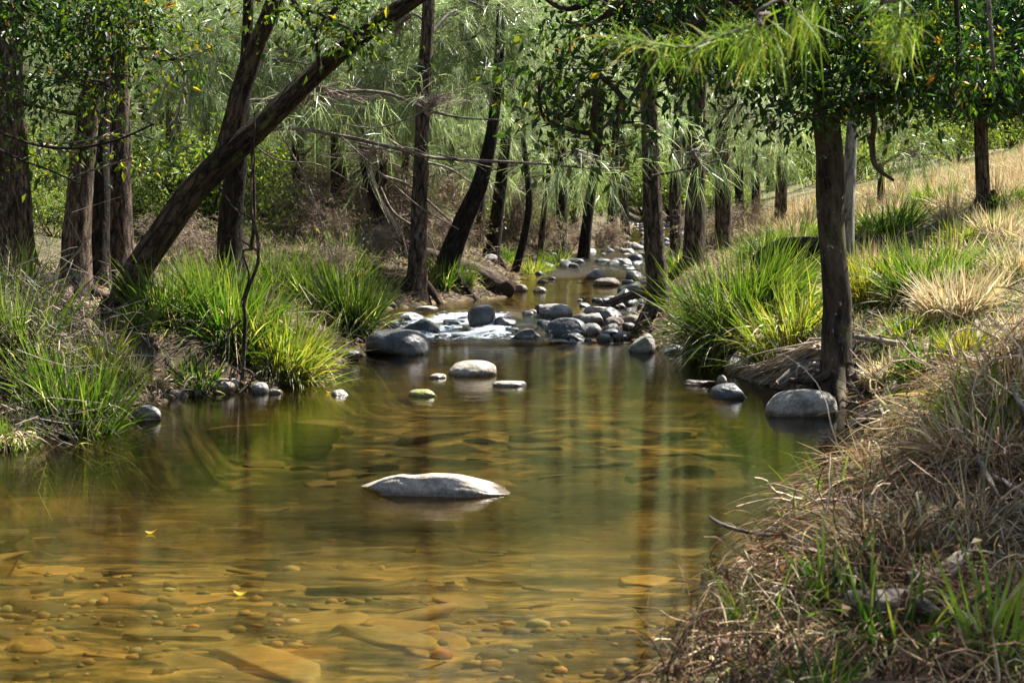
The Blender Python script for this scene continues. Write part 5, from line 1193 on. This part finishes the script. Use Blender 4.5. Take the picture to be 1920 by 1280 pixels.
spray('blurred bright green she-oak spray drooping from the top, longer and left of the two', [(1520, -30, 4), (1440, 30, 4), (1370, 62, 3.5), (1290, 88, 3), (1210, 78, 2), (1150, 66, 1.5)], 4.0,
      [(1300, 95, 60, 30), (1410, 70, 100, 46), (1450, 80, 100, 46), (1500, 50, 110, 50), (1530, 60, 90, 40), (1400, 100, 70, 30), (1235, 90, 45, 26), (1340, 70, 60, 24)])
spray('blurred bright green she-oak spray hanging at the right near the ivy', [(1720, -40, 4), (1700, 0, 3.5), (1690, 40, 3), (1680, 80, 2)], 4.2,
      [(1660, 60, 60, 40), (1690, 70, 70, 44), (1710, 50, 70, 40), (1636, 60, 40, 24), (1680, 90, 50, 34), (1740, 30, 40, 16)])
stem('bare_twig', 'brown bare twig hanging before the ivy at the top right', 'twig', [(1852, -20, 4), (1856, 40, 4), (1860, 90, 3.6), (1864, 135, 3)], 5, 'dead_wood', 7)
# fine gravel between the slabs of the near bed
V, Fc = ico(1); n = 4200; y = 4.2 + 5.2 * rng.random(n) ** 1.3; x = xl(y) + .3 + (xr(y) - xl(y) - .5) * rng.random(n)
k = (np.abs(x) < .40 * y) & (y < 8) & (rng.random(n) < .5) & (fbm(np.stack([x, y, 0 * x], -1) * 1.7, 90, 3) + rng.normal(0, .1, n) > -.08); x, y = x[k], y[k]; n = len(x)
s = .008 + .038 * rng.random(n) ** 2.5; S = np.stack([s * rng.uniform(.8, 1.8, n), s * rng.uniform(.6, 1.3, n), s * rng.uniform(.4, .8, n)], -1)
P = V[None] * S[:, None] * (1 + rng.normal(0, .12, (n, len(V), 1))) + np.stack([x, y, height(x, y) + s * .2], -1)[:, None]
g = Geo(); g.add(P.reshape(-1, 3), (Fc[None] + (np.arange(n) * len(V))[:, None, None]).reshape(-1, 3), np.repeat(pick([(3, (.22, .16, .07)), (3, (.32, .22, .09)), (2, (.08, .068, .04)), (1, (.34, .31, .24)), (1, (.36, .19, .06))], n, .3), len(V), 0))
tag(build('bed_gravel', g, AMB, None, True), 'fine brown gravel between the slabs of the near stream bed', 'gravel', kind='stuff')
# yellow fallen leaves afloat
for (px, py, lab) in [(616, 737, 'yellow leaf floating by the small pale stone at left'), (283, 1001, 'yellow leaf floating alone in the near left pool'), (450, 1117, 'yellow leaf floating nearest the bottom of the photo')]:
    q = G(px, py); q[2] += .006; g = Geo(); a = rng.uniform(0, 6.28); d = np.array([[math.cos(a), .3 * math.sin(a), .12]])
    tt = np.linspace(0, 1, 7); pr = np.sin(tt * math.pi) ** .8 * .022 + .001
    P = q + np.outer(tt - .5, d[0] * .055) + np.array([0, 0, 1]) * (.012 * (tt - .5) ** 2 * 4)[:, None]; s = unit(np.cross(d[0], [0, 0, 1]))
    V = np.stack([P - s * pr[:, None], P + np.array([0, 0, -.003]), P + s * pr[:, None]], 1).reshape(-1, 3)
    i = np.arange(6)[:, None] * 3; Q = np.concatenate([i + np.array([[0, 1, 4, 3]]), i + np.array([[1, 2, 5, 4]])])
    g.add(V, Q, (.40, .29, .03)); tag(build('floating_leaf', g, M['leaf'], None, True, q), lab, 'leaf')

# ================================================================== LIGHT, SKY, CAMERA
AZ, EL = math.radians(54), math.radians(56)
sv = Vector((math.sin(AZ) * math.cos(EL), math.cos(AZ) * math.cos(EL), math.sin(EL)))
ld = bpy.data.lights.new('sun', 'SUN'); ld.energy = 5.0; ld.angle = math.radians(.53); ld.color = (1, .955, .88)
lo = bpy.data.objects.new('sun', ld); COL.objects.link(lo); lo.location = sv * 60; lo.rotation_euler = (-sv).to_track_quat('-Z', 'Y').to_euler()
w = bpy.data.worlds.new('World'); SC.world = w; w.use_nodes = True
bg = w.node_tree.nodes['Background']; sk = w.node_tree.nodes.new('ShaderNodeTexSky'); sk.sky_type = 'NISHITA'; sk.sun_disc = False
sk.sun_elevation = EL; sk.sun_rotation = AZ; bg.inputs['Strength'].default_value = 0.05
w.node_tree.links.new(sk.outputs[0], bg.inputs['Color'])
cd = bpy.data.cameras.new('camera'); cam = bpy.data.objects.new('camera', cd); COL.objects.link(cam)
cam.location = (0, 0, CAM_H); cam.rotation_euler = (math.pi / 2 - TH, 0, 0); cd.lens = 36 * F / 1920; cd.sensor_width = 36
cd.clip_end = 600; cd.dof.use_dof = True; cd.dof.focus_distance = 12.5; cd.dof.aperture_fstop = 5.6
SC.camera = cam
SC.view_settings.view_transform = 'Standard'; SC.view_settings.look = 'None'; SC.view_settings.exposure = 1.95; SC.view_settings.gamma = 1
SC.render.engine = 'CYCLES'; cy = SC.cycles
cy.use_denoising = True; cy.max_bounces = 7; cy.diffuse_bounces = 2; cy.glossy_bounces = 3; cy.transmission_bounces = 4; cy.transparent_max_bounces = 12
cy.caustics_reflective = False; cy.caustics_refractive = False; cy.sample_clamp_indirect = 6
